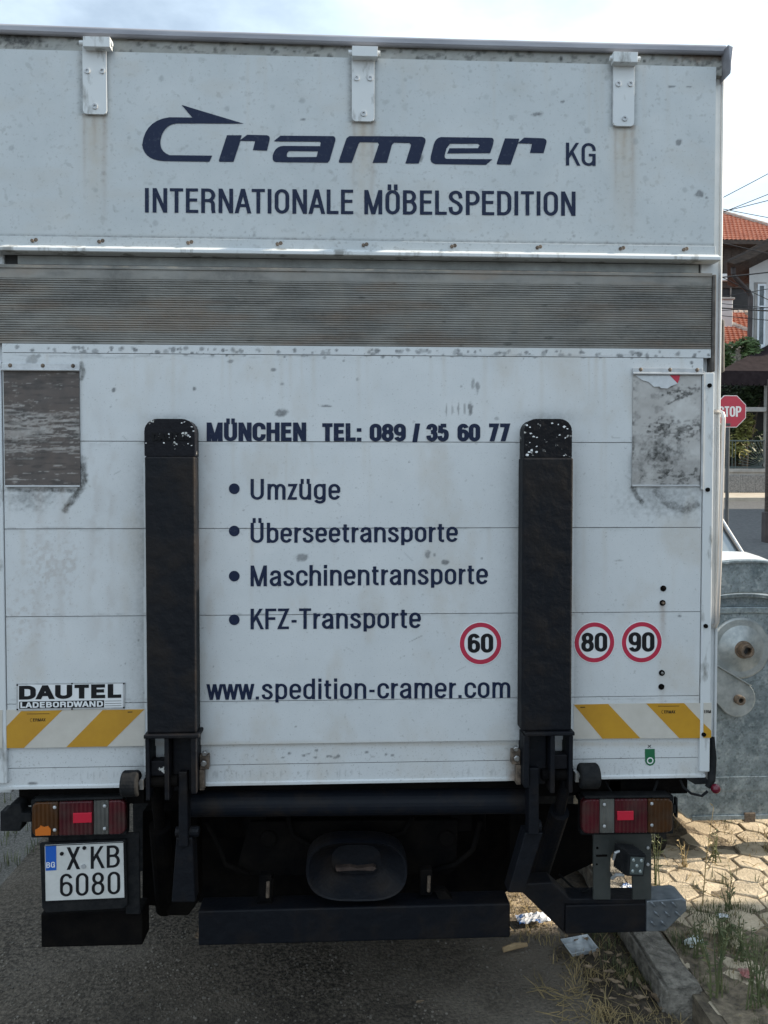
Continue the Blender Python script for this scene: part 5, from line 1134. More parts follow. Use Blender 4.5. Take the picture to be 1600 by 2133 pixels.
m = MB(); sweep(m, [(YC-1.22, g0+.30), (YC-1.27, g0+.50), (YC-1.18, zb0-.20), (YC-.95, zb0-.05), (YC-.4, zb0+.02), (YC+.0, zb0+.05), (YC+.9, zb0+.07), (YC+2.2, zb0+.06), (YC+2.55, zb0+.0), (YC+2.62, g0+.55), (YC+2.55, g0+.26), (YC-1.0, g0+.22)], xl, xr, .16, .93)
cbody = m.build('body', 'carpaint', Kc, .03, seg=3)
zt_ = pt_.z+.04; ix = xr-pt_.x+.02
m = MB(); lo_ = [(xl+.09, YC+.02), (xr-.09, YC+.02), (xr-.07, YC+2.3), (xl+.07, YC+2.3)]; hi_ = [(xl+ix, YC+.56), (xr-ix, YC+.56), (xr-ix+.03, YC+1.95), (xl+ix-.03, YC+1.95)]
m.add([(x, y, zb0) for x, y in lo_]+[(x, y, zt_) for x, y in hi_], [(3, 2, 1, 0), (4, 5, 6, 7)]+[(i, (i+1) % 4, 4+(i+1) % 4, 4+i) for i in range(4)]); cab = m.build('cabin_glass', 'carglass', Kc, .01)
m = MB(); m.box(xl+ix-.02, xr-ix+.02, YC+.58, YC+1.97, zt_-.01, zt_+.03); m.build('roof', 'carpaint', cab, .02)
for sx, xa_ in ((1, xr), (-1, xl)):
    for pq, rr in (([(xa_-sx*.085, YC+.02, zb0+.01), (xa_-sx*ix, YC+.56, zt_+.01)], .030), ([(xa_-sx*.07, YC+2.3, zb0+.02), (xa_-sx*(ix-.03), YC+1.95, zt_+.01)], .045), ([(xa_-sx*.06, YC+1.15, zb0+.03), (xa_-sx*ix, YC+1.2, zt_)], .03)):
        m = MB(); m.tube(pq, rr, 8); m.build('pillar', 'dullalu', cab)
    m = MB(); m.tube([(xa_-sx*.135, YC-.0, zb0+.015), (xa_-sx*(ix+.055), YC+.535, zt_+.0)], .020, 6); m.build('windscreen_seal', 'trim', cab)
    for yy in (YC-.62, YC+1.82):
        m = MB(); r = .30; x = xa_-sx*.10; m.tube([(x-.09, yy, g0+r), (x-.075, yy, g0+r), (x+.075, yy, g0+r), (x+.09, yy, g0+r)], [r*.9, r, r, r*.9], 28); w_ = m.build('wheel', 'rubber', Kc)
        m = MB(); m.cyl((x-.095, yy, g0+r), (x+.095, yy, g0+r), r*.62, 20); m.build('rim', 'dullalu', w_)
    m = MB(); m.box(xa_-sx*.10, xa_-sx*.42, YC-1.235, YC-1.10, zb0-.33, zb0-.20); m.build('headlight', 'lens', Kc, .02)
m = MB(); m.box(xl+.45, xr-.45, YC-1.262, YC-1.2, g0+.50, g0+.60); m.build('grille', 'trim', cbody, .01)
m = MB(); m.tube([(xm-.55, YC-.03, zb0+.03), (xm-.05, YC+.10, zb0+.10)], .010, 6); m.build('wiper', 'trim', cab)

# ------------------------------------------------------------------ stop sign
M['signred'] = mat('sign_red', (0.42, 0.022, 0.045), (0.36, 0.02, 0.04), 6, .45); M['signwhite'] = mat('sign_white', (0.66, 0.62, 0.60), None, rough=.5)
M['post'] = mat('dark_grey_post', (0.028, 0.033, 0.037), (0.05, 0.055, 0.06), 8, .55)
YSG = 12.2; c = P(1521.5, 857, YSG); Rs = (P(1554, 857, YSG).x-c.x)/math.cos(rad(22.5))
Kg = thing('stop_sign', 'red octagonal STOP sign on a dark post by the junction', 'road sign', (c.x, YSG, gz(YSG)))
def octo(r): return [(c.x+r*math.cos(rad(22.5+45*i)), c.z+r*math.sin(rad(22.5+45*i))) for i in range(8)]
m = MB(); m.prism(octo(Rs), YSG, YSG+.012); pn = m.build('panel', 'signwhite', Kg)
m = MB(); m.prism(octo(Rs*.955), YSG-.004, YSG-.0005); m.build('face', 'signred', pn)
m = MB(); lettering(m, 'STOP', 1497, 1544.5, 868.5, 868, 22, YSG-.008, 4.2, 3.4); m.build('lettering', 'signwhite', pn)
pc = P(1515, 1000, YSG+.05); m = MB(); m.cyl((pc.x, YSG+.05, gz(YSG)), (pc.x, YSG+.05, c.z+.2), .034, 14); m.build('post', 'post', Kg)
m = MB(); q = P(1516, 885, YSG-.01); m.box(q.x-.05, q.x+.05, YSG-.02, YSG+.03, q.z-.02, q.z+.03); m.build('clamp', 'post', Kg, .004)

# ------------------------------------------------------------------ low wall with fence, houses
M['conc'] = mat('pebbledash_concrete', (0.13, 0.125, 0.12), (0.30, 0.285, 0.27), 22, .95, 0, .8, 50)
M['concsmooth'] = mat('grey_concrete', (0.26, 0.25, 0.235), (0.36, 0.345, 0.325), 4, .9)
M['fence'] = mat('grey_green_ironwork', (0.10, 0.125, 0.12), None, rough=.6)
M['plaster'] = mat('white_plaster', (0.62, 0.63, 0.63), (0.52, 0.52, 0.51), 1.4, .9, 0, .1, 30)
M['plasterwarm'] = mat('cream_plaster', (0.45, 0.41, 0.35), (0.36, 0.33, 0.28), 1.2, .9)
M['wood'] = mat('dark_brown_timber', (0.022, 0.016, 0.013), (0.07, 0.05, 0.038), 5, .85, stretch=(1, 1, 6))
M['greywood'] = mat('weathered_timber', (0.12, 0.105, 0.095), (0.24, 0.22, 0.20), 6, .9, stretch=(.4, 1, 1))
M['deepshade'] = mat('painted_deep_shade', (0.018, 0.018, 0.02), (0.035, 0.034, 0.034), 2, .9)  # near-black tone standing in for deep shade
M['awn'] = mat('dark_brown_awning', (0.017, 0.012, 0.014), (0.030, 0.022, 0.024), 5, .9, spec=.1)
M['pvc'] = mat('white_window_frame', (0.66, 0.70, 0.74), None, rough=.4); M['pane'] = mat('window_pane', (0.05, 0.07, 0.08), (0.12, 0.14, 0.15), 3, .08)
M['pipe'] = mat('dark_brown_drainpipe', (0.030, 0.022, 0.022), (0.06, 0.045, 0.042), 4, .6)
def tile_mat():
    m = mat('terracotta_tiles', (0.30, 0.085, 0.045), (0.50, 0.20, 0.12), 2.6, .85, 0, .3, 20, lo=.25, hi=.75)
    return m
M['tile'] = tile_mat(); M['mortar'] = mat('ridge_mortar', (0.42, 0.38, 0.34), (0.30, 0.20, 0.16), 8, .95)
YW = 24.4; gw = gz(YW)
def wz(y, Y=YW): return P(1555, y, Y).z
wx0, wx1 = P(1440, 1000, YW).x, P(1600, 1000, YW).x+8
Kw = thing('garden_wall', 'low wall of pebbledashed concrete blocks below the iron fence', 'wall', (wx0, YW, gw))
m = MB(); m.box(wx0, wx1, YW-.03, YW+.27, wz(984), wz(976)); m.build('coping', 'concsmooth', Kw, .02)
m = MB(); m.box(wx0, wx1, YW+.02, YW+.22, wz(1034)-.15, wz(984)); b_ = m.build('wall', 'concsmooth', Kw)
x = wx0+.15
while x < wx1-.8:
    w = P(1571, 1000, YW).x-P(1540, 1000, YW).x
    m = MB(); m.box(x, x+w*.93, YW-.005, YW+.03, wz(1026), wz(990)); m.build('block_panel', 'conc', b_, .012); x += w
Kf = thing('iron_fence', 'grey iron fence with sunburst bars standing on the low wall', 'fence', (wx0, YW+.1, wz(976)))
yf = YW+.12; zt = wz(918, yf); zb_ = wz(976, yf)
m = MB(); m.box(wx0, wx1, yf-.015, yf+.015, zt-.02, zt+.02); m.box(wx0, wx1, yf-.015, yf+.015, zb_+.03, zb_+.07); m.build('rail', 'fence', Kf)
xc_ = P(1598, 968, yf).x
m = MB()
for k in range(14):
    a = rad(90+k*90/13)
    for s in (-1, 1):
        d = Vector((s*math.cos(a)*-1, 0, math.sin(a))); L = min(.98*(zt-zb_-.06)/max(.05, d.z), 1.05)
        m.tube([Vector((xc_, yf, zb_+.05))+d*.22, Vector((xc_, yf, zb_+.05))+d*L], .010, 5)
m.tube([(xc_+.22*math.cos(rad(a)), yf, zb_+.05+.22*math.sin(rad(a))) for a in range(0, 181, 15)], .014, 6); m.build('sunburst', 'fence', Kf)
for ba, bb in ((wx0, xc_-1.05), (xc_+1.05, wx1)):
    m = MB(); x = ba
    while x < bb: m.tube([(x, yf, zb_), (x, yf, zt)], .011, 5); x += .115
    m.build('bars', 'fence', Kf)

def tiles(name, A, U, V, nu, nv, parent, inside=None, material='tile'):
    """tiled slope: A lower left, U along the eave, V up the slope; courses step, tiles roll"""
    A, U, V = Vector(A), Vector(U), Vector(V); N = U.cross(V).normalized(); S_ = 6; v = []; f = []
    cols = nu*S_+1
    for j in range(nv):
        for e in (0, 1):
            for i in range(cols):
                u = i/(nu*S_); w = (j+e)/nv; h = .045*abs(math.sin(math.pi*(i/S_+.5*(j % 2))))+(.045 if e == 0 else .0)
                v.append(A+U*u+V*w+N*h)
    for j in range(nv):
        for e in (0, 1):
            r0 = (2*j+e)*cols; r1 = r0+cols
            if r1+cols > len(v): continue
            for i in range(cols-1):
                if inside and not inside((i+.5)/(nu*S_), (j+.5)/nv): continue
                f.append((r0+i, r0+i+1, r1+i+1, r1+i))
    m = MB(); m.add(v, f); return m.build(name, material, parent)
def ridge(p, q, parent, r=.12, n=None):
    p, q = Vector(p), Vector(q); n = n or max(3, int((q-p).length/.38)); m = MB()
    for i in range(n): m.tube([p+(q-p)*(i/n), p+(q-p)*((i+1.08)/n)], [r*1.1, r*.92], 8)
    return m.build('ridge_tiles', 'mortar', parent)
def window(parent, x0, x1, z0, z1, Y, mull=True, frame='pvc'):
    m = MB(); t = .07
    m.box(x0, x1, Y-.02, Y+.05, z0, z0+t); m.box(x0, x1, Y-.02, Y+.05, z1-t, z1); m.box(x0, x0+t, Y-.02, Y+.05, z0+t, z1-t); m.box(x1-t, x1, Y-.02, Y+.05, z0+t, z1-t)
    if mull: m.box(x0+t, x1-t, Y-.015, Y+.045, z0+(z1-z0)*.62, z0+(z1-z0)*.62+t)
    w = m.build('window', frame, parent); m = MB(); m.box(x0+t, x1-t, Y+.01, Y+.02, z0+t, z1-t); m.build('pane', 'pane', w); return w

# far house with the big tiled hip roof
YA = 35.0
ex0, ex1 = P(1200, 502, YA).x, P(1715, 502, YA).x; ez = P(1550, 502, YA).z; ga = gz(YA)
Ka = thing('tall_house', 'tall house with an orange tiled hip roof and dark timber upper storey', 'house', ((ex0+ex1)/2, YA+4, ga))
m = MB(); m.box(ex0+.5, ex1-.5, YA+.7, YA+8.5, ga-.3, ez-.05); m.build('wall', 'plasterwarm', Ka)
rise = 4.0; run = 4.9
apx = P(1452, 430, YA+run); rz = apx.z; rise = rz-ez
hipx = apx.x
tiles('roof', (ex0, YA, ez), (ex1-ex0, 0, 0), (0, run, rise), int((ex1-ex0)/.21), 19, Ka, lambda u, w: (ex0+u*(ex1-ex0)) < ex1+(hipx-ex1)*w and (ex0+u*(ex1-ex0)) > ex0+run*.9*w)
m = MB(); m.add([(ex1, YA, ez+.02), (ex1, YA+2*run, ez+.02), (hipx, YA+run, rz), (ex0+run*.9, YA+run, rz), (ex0, YA+2*run, ez+.02), (ex0, YA, ez+.02)], [(0, 1, 2), (1, 4, 3, 2), (5, 3, 4)]); m.build('roof', 'tile', Ka)
ridge((ex1, YA, ez+.06), (hipx, YA+run, rz+.06), Ka); ridge((hipx, YA+run, rz+.06), (ex0+run*.9, YA+run, rz+.06), Ka)
m = MB(); m.box(ex0, ex1, YA-.06, YA+.02, ez-.16, ez+.03); m.box(ex0+.1, ex1-.1, YA+.02, YA+.69, ez-.14, ez-.1); m.build('eave', 'wood', Ka)
def az(y, Y=YA+.6): return P(1550, y, Y).z
m = MB(); m.box(ex0+.6, ex1-.6, YA+.58, YA+.69, az(574), az(506)); 
for k in range(30): m.box(ex0+.7+k*.42, ex0+.74+k*.42, YA+.55, YA+.58, az(574), az(506))
m.build('timber_cladding', 'wood', Ka)
m = MB(); m.box(ex0+.4, ex1-.4, YA+.3, YA+.69, az(588), az(574)); m.build('balcony_slab', 'plaster', Ka, .02)
m = MB(); m.box(ex0+.5, ex1-.5, YA+.5, YA+.69, az(601), az(588)); m.build('beam', 'wood', Ka)
m = MB(); m.box(ex0+.7, ex1-.7, YA+.6, YA+.69, az(650), az(601)); m.build('loggia_shade_panel', 'deepshade', Ka)  # flat panel, the shade of the recess put into its colour
for x in (1522,): m = MB(); q = P(x, 620, YA+.5); m.cyl((q.x, YA+.5, az(650)), (q.x, YA+.5, az(601)), .035, 8); m.build('balcony_post', 'greywood', Ka)
# middle house: low tiled roof with a chimney
YM = 28.4; gm = gz(YM)
mx0, mx1 = P(1380, 722, YM).x, P(1662, 722, YM).x; mz = P(1530, 724, YM).z
Km = thing('low_house', 'low house with a patched orange tile roof between the two taller houses', 'house', ((mx0+mx1)/2, YM+3, gm))
m = MB(); m.box(mx0+.3, mx1, YM+.4, YM+6, gm-.3, mz); m.build('wall', 'plasterwarm', Km)
rt2 = P(1530, 652, YM+4.6); tiles('roof', (mx0, YM, mz), (mx1-mx0, 0, 0), (0, 4.6, rt2.z-mz), int((mx1-mx0)/.2), 18, Km)
m = MB(); m.add([(mx0, YM+4.6, rt2.z), (mx1, YM+4.6, rt2.z), (mx1, YM+9, mz), (mx0, YM+9, mz)], [(0, 1, 2, 3)]); m.build('roof', 'tile', Km)
def onroof(px, py):
    for k in range(200):
        y = YM+4.6*k/200; p = P(px, py, y)
        if p.z <= mz+(rt2.z-mz)*k/200: return p
    return p
ridge(onroof(1490, 664)+Vector((0, 0, .03)), onroof(1560, 693)+Vector((0, 0, .03)), Km, .14, 7); ridge(onroof(1526, 652), onroof(1560, 652), Km, .13)
q0, q1 = P(1484, 670, YM+2.5), P(1526.5, 670, YM+2.5); zt_c = P(1505, 624, YM+2.5).z
m = MB(); m.box(q0.x, q1.x, YM+2.5, YM+3.3, mz+.4, zt_c); ch = m.build('chimney', 'plaster', Km, .03)
m = MB(); m.box(q0.x-.06, P(1531, 620, YM+2.45).x, YM+2.43, YM+3.37, zt_c, P(1505, 619, YM+2.45).z); m.build('cap', 'concsmooth', ch, .02)
# right house, white plaster
YR = 26.2; gr = gz(YR); hx0 = P(1561, 650, YR).x; hx1 = hx0+9; hz1 = P(1580, 500, YR).z
Kr = thing('white_house', 'white plastered house with a tall narrow window, drainpipe and dark awning', 'house', (hx0+4, YR+4, gr))
m = MB(); m.skew([(1561, 1040), (2130, 1040), (2130, 478), (1561, 539)], YR, YR+1.9, 2); wl_ = m.build('wall', 'plaster', Kr)
m = MB(); m.skew([(1514, 541), (1545, 527), (1600, 496), (2100, 470), (2100, 480), (1610, 516), (1560, 541), (1530, 551), (1514, 546)], YR-1.1, YR+2.05, 2); rf = m.build('roof', 'wood', Kr, .02)
m = MB()
for k in range(9): m.pprism([(1540+k*26, 541-k*12), (1546+k*26, 538-k*12), (1550+k*26, 546-k*12), (1544+k*26, 549-k*12)], YR-1.0, YR-.02)
m.build('rafters', 'wood', rf)
m = MB(); m.tube([P(1527, 541, YR-.6), P(1528, 570, YR-.6), P(1531, 578, YR-.55), P(1560, 608, YR-.12), P(1564, 618, YR-.1), P(1560, 760, YR-.1)], .085, 10); m.build('drainpipe', 'pipe', Kr)
w0, w1 = P(1577, 600, YR).x, P(1594, 600, YR).x; wz0, wz1 = P(1585, 722, YR).z, P(1585, 592, YR).z
window(Kr, w0, w1, wz0, wz1, YR-.04); m = MB(); m.box(w0-.08, w1+.08, YR-.12, YR+.02, wz0-.09, wz0-.01); m.build('window_sill', 'pvc', Kr)
m = MB(); m.box(w0-.10, w0-.005, YR-.035, YR-.005, wz0, wz1+.06); m.box(w0-.1, w1+.03, YR-.034, YR-.005, wz1+.005, wz1+.06); m.build('window_reveal', 'concsmooth', Kr)
for k in (1, 2, 3): window(Kr, w0+2.3*k, w1+2.3*k+.5, wz0, wz1, YR-.04)
# awning over the porch
ya0, ya1 = YR-2.0, YR-.01
m = MB(); A0, A1 = P(1500, 772, ya0), P(1800, 772, ya0); zt_a = P(1640, 712, ya1).z
v = [(A0.x, ya0, A0.z), (A1.x+2, ya0, A0.z), (A1.x+1, ya1, zt_a), (P(1612, 720, ya1).x, ya1, zt_a)]
m.add([Vector(q) for q in v]+[Vector(q)-Vector((0, 0, .06)) for q in v], [(0, 1, 2, 3), (7, 6, 5, 4), (0, 4, 5, 1), (1, 5, 6, 2), (2, 6, 7, 3), (3, 7, 4, 0)])
m.box(A0.x, A1.x+2, ya0-.02, ya0+.02, P(1550, 799, ya0).z, A0.z-.005)
x = A0.x
while x < A1.x+2: m.box(x, x+.16, ya0-.019, ya0+.019, P(1550, 803, ya0).z, P(1550, 799, ya0).z); x += .2
m.box(A0.x, A0.x+.03, ya0+.02, ya1, P(1550, 799, ya0).z, A0.z)
m.build('awning', 'awn', Kr)
m = MB(); q = P(1599.5, 900, ya0+.2); m.box(q.x-.05, q.x+.2, ya0+.15, ya0+.4, gr-.2, P(1600, 800, ya0).z); m.box(A0.x, A1.x, ya0+.2, ya0+.35, P(1560, 857, ya0+.2).z, P(1560, 848, ya0+.2).z); m.build('porch_frame', 'concsmooth', Kr)
m = MB(); m.box(A0.x-.5, hx1, YR-.03, YR-.005, gr-.2, P(1550, 800, YR).z); m.build('porch_shade_panel', 'deepshade', Kr)  # wall under the awning, its shade painted in as near-black

# ------------------------------------------------------------------ foliage
M['leafdark'] = mat('dark_vine_leaves', (0.018, 0.034, 0.014), (0.055, 0.085, 0.03), 2.5, .6); M['leafmid'] = mat('green_leaves', (0.04, 0.075, 0.02), (0.10, 0.15, 0.045), 2, .6)
M['leafyel'] = mat('yellowing_leaves', (0.13, 0.14, 0.03), (0.22, 0.20, 0.06), 3, .6); M['bark'] = mat('brown_bark', (0.05, 0.038, 0.028), (0.12, 0.095, 0.07), 6, .95, 0, .6, 20)
def leaves(mb, c, r, n, size, squash=(1, 1, 1), holes=0.0):
    for k in range(n):
        while True:
            d = Vector((random.uniform(-1, 1), random.uniform(-1, 1), random.uniform(-1, 1)))
            if d.length < 1: break
        p = Vector(c)+Vector((d.x*r*squash[0], d.y*r*squash[1], d.z*r*squash[2]))
        if holes and float(fbm(np.array([p.x*2.2+5]), np.array([p.z*2.2+p.y]), 2)[0]) < holes: continue
        a = Vector((random.gauss(0, 1), random.gauss(0, 1), random.gauss(0, .6))).normalized(); b = a.orthogonal().normalized(); s = size*random.uniform(.6, 1.4)
        mb.add([p-a*s, p+b*s*.45-a*s*.1, p+a*s, p-b*s*.45-a*s*.1], [(0, 1, 2, 3)])
def bush(name, label, cat, spots, material, trunk=None, group=None, size=.10):
    base = spots[0][0]; K = thing(name, label, cat, (base[0], base[1], gz(base[1])), group)
    m = MB()
    for c, r, n, sq in spots: leaves(m, c, r, n, size, sq, .36)
    m.build('foliage', material, K)
    m = MB(); b0 = Vector((base[0], base[1], gz(base[1])-.1))
    for c, r, n, sq in spots: m.tube([b0, b0.lerp(Vector(c), .55)+Vector((.1, 0, .1)), Vector(c)], [.06, .045, .015], 7)
    m.build('stem', 'bark', K); return K
Yb = 25.4
bush('shrub', 'green shrub growing up beside the drainpipe above the awning', 'shrub', [(tuple(P(1535, 742, Yb+.3)), 1.0, 900, (1, .5, .55)), (tuple(P(1516, 752, Yb+.3)), .7, 500, (1, .5, .8)), (tuple(P(1556, 725, Yb+.3)), .6, 420, (.8, .5, .7))], 'leafmid', size=.11)
bush('vine', 'dark climbing vine hanging under the brown awning', 'vine', [(tuple(P(1530, 822, Yb)), 1.1, 900, (1.5, .4, .5)), (tuple(P(1585, 826, Yb)), 1.0, 700, (1.2, .4, .45)), (tuple(P(1520, 900, Yb)), 1.1, 700, (.8, .4, 1.0)), (tuple(P(1565, 930, Yb)), .9, 450, (1, .4, .8))], 'leafdark', size=.10)
bush('bush', 'yellow green bush behind the stop sign post', 'bush', [(tuple(P(1552, 885, 24.9)), .6, 300, (.7, .4, .8)), (tuple(P(1538, 930, 24.9)), .55, 200, (.8, .4, .9))], 'leafyel', size=.10)
# ------------------------------------------------------------------ posts and wires
q = P(1603, 1000, 15.2); Kp = thing('wooden_post', 'dark wooden post on a concrete stub at the right edge of the picture', 'post', (q.x, 15.2, gz(15.2)))
m = MB(); m.cyl((q.x, 15.2, gz(15.2)+.35), (q.x, 15.2, P(1603, 790, 15.2).z), .10, 12, .08); m.build('shaft', 'wood', Kp)
m = MB(); m.box(q.x-.13, q.x+.13, 15.1, 15.3, gz(15.2)-.1, P(1603, 1066, 15.2).z); m.build('stub', 'pipe', Kp, .02)
M['wire'] = mat('black_cable', (0.015, 0.015, 0.017), None, rough=.6)
WR = [((1470, 430), (1600, 362), 22, 'thin overhead wire crossing the bright sky, highest of the wires'), ((1480, 452), (1592, 408), 22, 'overhead wire climbing to the right above the tiled ridge'), ((1480, 447), (1610, 415), 22, 'overhead wire just below the one that climbs above the tiled ridge'), ((1480, 430), (1610, 455), 24, 'overhead wire falling to the right against the sky'),
      ((1480, 500), (1610, 530), 24, 'pale wire across the eave of the tall house'), ((1480, 580), (1610, 566), 24, 'thick black cable running past the balcony slab'), ((1480, 630), (1610, 642), 24, 'cable in front of the chimney, uppermost of the bundle'), ((1480, 648), (1610, 640), 24, 'cable rising to the right across the tall narrow window'),
      ((1480, 655), (1610, 668), 24, 'cable of the bundle passing the lower tiles'), ((1480, 622), (1610, 600), 24, 'thin wire rising from the chimney to the white wall'), ((1480, 640), (1610, 648), 24, 'thick cable across the middle of the chimney'), ((1480, 565), (1560, 605), 24, 'slack wire falling towards the drainpipe'),
      ((1480, 560), (1610, 500), 24, 'wire rising along the eave of the white house')]
for i, ((xa_, ya_), (xb_, yb_), Y, lb) in enumerate(WR):
    a, b = P(xa_, ya_, Y), P(xb_, yb_, Y); d = b-a; a2 = a-d*1.0; b2 = b+d*2.2; n = 24; L = (b2-a2).length
    sag = .012*L; t1 = 1/4.2; t2 = 2/4.2
    def pos(t): return a2.lerp(b2, t)-Vector((0, 0, sag*(4*t*(1-t)-4*t1*(1-t1)-(t-t1)/(t2-t1)*(4*t2*(1-t2)-4*t1*(1-t1)))))
    m = MB(); m.tube([pos(k/n) for k in range(n+1)], .022 if 'thick' in lb else .012, 6); props(m.build('overhead_wire', 'wire'), lb, 'wire', 'overhead wires')

# ------------------------------------------------------------------ unseen houses added to cast shade on the foreground and far road
Ks = thing('shade_house', 'unseen plastered house added right of the truck to shade the foreground', 'house', (9, -6, 0))
m = MB(); m.box(6.2, 13, -16, .70, -.1, 3.95); m.build('wall', 'plasterwarm', Ks)
m = MB(); m.prism([(5.9, 3.90), (13.3, 3.90), (9.6, 4.2)], -16.3, .74); m.build('roof', 'tile', Ks)
for y in (-2.5, -6, -9.5):
    m = MB(); m.box(6.16, 6.24, y-.6, y+.6, 1.2, 2.6); f_ = m.build('window', 'pvc', Ks); m = MB(); m.box(6.15, 6.17, y-.5, y+.5, 1.3, 2.5); m.build('pane', 'pane', f_)
Kj = thing('road_shade_house', 'unseen cream house added by the side street to shade the road', 'house', (24, 15, gz(15)))  # added out of view to lay shade across the far road
m = MB(); m.box(20, 28, 9.6, 20.6, gz(12)-.5, gz(12)+6.5); m.build('wall', 'plasterwarm', Kj)
m = MB(); m.prism([(19.6, gz(12)+6.45), (28.4, gz(12)+6.45), (24, gz(12)+8.2)], 9.3, 20.9); m.build('roof', 'tile', Kj)

# ------------------------------------------------------------------ weeds, grass, leaf litter, rubbish
M['grassdry'] = mat('dry_grass', (0.34, 0.25, 0.12), (0.20, 0.155, 0.07), 12, .8); M['grass'] = mat('green_grass', (0.05, 0.07, 0.025), (0.13, 0.135, 0.055), 10, .7)
M['leafdry'] = mat('dry_leaf', (0.30, 0.22, 0.14), (0.12, 0.085, 0.055), 35, .85)
def blades(mb, x, y, z, n, h, spread, w=.0022, lean=.5):
    for k in range(n):
        a = random.uniform(0, 6.283); r = spread*math.sqrt(random.random()); p = Vector((x+r*math.cos(a), y+r*math.sin(a), z)); b = random.uniform(0, 6.283)
        hh = h*random.uniform(.4, 1.2); d = Vector((math.cos(b), math.sin(b), 0))*hh*lean*random.uniform(.1, 1); s = Vector((-math.sin(b), math.cos(b), 0))*w
        m1 = p+Vector((0, 0, hh*.55))+d*.3; t = p+Vector((0, 0, hh))+d
        mb.add([p-s, p+s, m1+s*.8, m1-s*.8, t], [(0, 1, 2, 3), (3, 2, 4)])
def scatter(n, x0, x1, y0, y1, cut, sc=2.2, ox=0.0):
    o = []
    while len(o) < n:
        x, y = random.uniform(x0, x1), random.uniform(y0, y1)
        if float(fbm(np.array([x*sc+ox]), np.array([y*sc+ox*.7]), 3)[0]) > cut: o.append((x, y))
    return o
mg = MB()
for x, y in scatter(210, KX0+.16, KX0+.50, -.6, 1.0, .46): blades(mg, x, y, .07, 8, .055, .035, .0015)
for x, y in scatter(170, KX0+.25, 3.2, -.9, .9, .58): blades(mg, x, y, .08, 6, .045, .03, .0014)
for x, y in scatter(80, KX0-.12, KX0+.0, -.1, .75, .5): blades(mg, x, y, -.01, 6, .06, .03, .0014)
for x, y in scatter(330, KX0+.17, KX0+.62, -.25, .75, .44, 4, 1): blades(mg, x, y, .09, 9, .05, .03, .0013, .8)
for x, y in scatter(160, KX0+.2, 3.4, .9, 4.5, .60): blades(mg, x, y, .08, 6, .07, .03)
for x, y in scatter(240, -2.5, -1.72, -.5, 4, .40): blades(mg, x, y, -.02, 8, .07, .04)
props(mg.build('green_grass', 'grass'), 'short green grass and weeds between the pavers and along the kerb', 'grass', None, 'stuff')
mg = MB()
for x, y in scatter(330, KX0+.2, 3.6, .55, 4.5, .53, 1.7, 9): blades(mg, x, y, .08, 7, .055, .05, .0018, 1.4)
for x, y in scatter(150, KX0+.18, 2.9, -.9, .55, .52, 2.2, 5): blades(mg, x, y, .08, 6, .05, .05, .0018, 1.6)
for x, y in scatter(200, KX0-.30, KX0+.02, -.5, .7, .42, 3, 3): blades(mg, x, y, -.012, 6, .05, .05, .002, 2.2)
for x, y in scatter(60, KX0-.20, KX0+.05, -.42, -.10, .3, 3, 3): blades(mg, x, y, -.012, 10, .10, .05, .0022, 1.4)
for x, y in scatter(160, KX0-.75, KX0-.05, .5, 1.4, .5, 3, 4): blades(mg, x, y, -.012, 5, .035, .06, .002, 2.5)
props(mg.build('dry_grass', 'grassdry'), 'dry straw coloured grass over the pavers and the gutter', 'grass', None, 'stuff')
def straw(n, x0, x1, y0, y1, z, material, name, label):
    mb = MB()
    for x, y in scatter(n, x0, x1, y0, y1, .42, 3.0, 2.0):
        a = random.uniform(0, 6.283); L = random.uniform(.03, .13); p = Vector((x, y, z+random.uniform(.004, .02))); d = Vector((math.cos(a), math.sin(a), random.uniform(-.08, .25))); c = d.orthogonal().normalized()*L*random.uniform(-.15, .15)
        mb.tube([p, p+d*L*.5+c, p+d*L], [.0016, .0014, .0008], 4)
    props(mb.build(name, material), label, 'straw', None, 'stuff')
straw(240, KX0-.45, KX0-.01, -.55, .6, -.012, 'grassdry', 'straw', 'pale straw lying flat in the gutter')
straw(320, KX0+.2, 3.0, -.8, 2.2, .085, 'grassdry', 'straw', 'dry straw strewn over the pavers')
# soil washed into the gutter
def soil():
    nx, ny = 60, 120; xs = np.linspace(KX0-.42, KX0+.02, nx); ys = np.linspace(-1.3, 1.9, ny); X, Y = np.meshgrid(xs, ys)
    e = np.clip((X-(KX0-.30-.10*(fbm(Y*3, Y*0, 3)-.5)*2))/.18, 0, 1); Z = -.016+e*(.012+.035*fbm(X*14, Y*14, 4))
    co = np.stack([X, Y, Z], -1).reshape(-1, 3); idx = np.arange(nx*ny).reshape(ny, nx)
    f = np.stack([idx[:-1, :-1], idx[:-1, 1:], idx[1:, 1:], idx[1:, :-1]], -1).reshape(-1, 4)
    me = bpy.data.meshes.new('gutter_soil'); me.from_pydata(co.tolist(), [], f.tolist()); me.materials.append(mat('dark_gutter_soil', (0.028, 0.022, 0.016), (0.085, 0.065, 0.045), 18, .95, 0, .8, 70))
    props(link('gutter_soil', me), kind='structure')
soil()
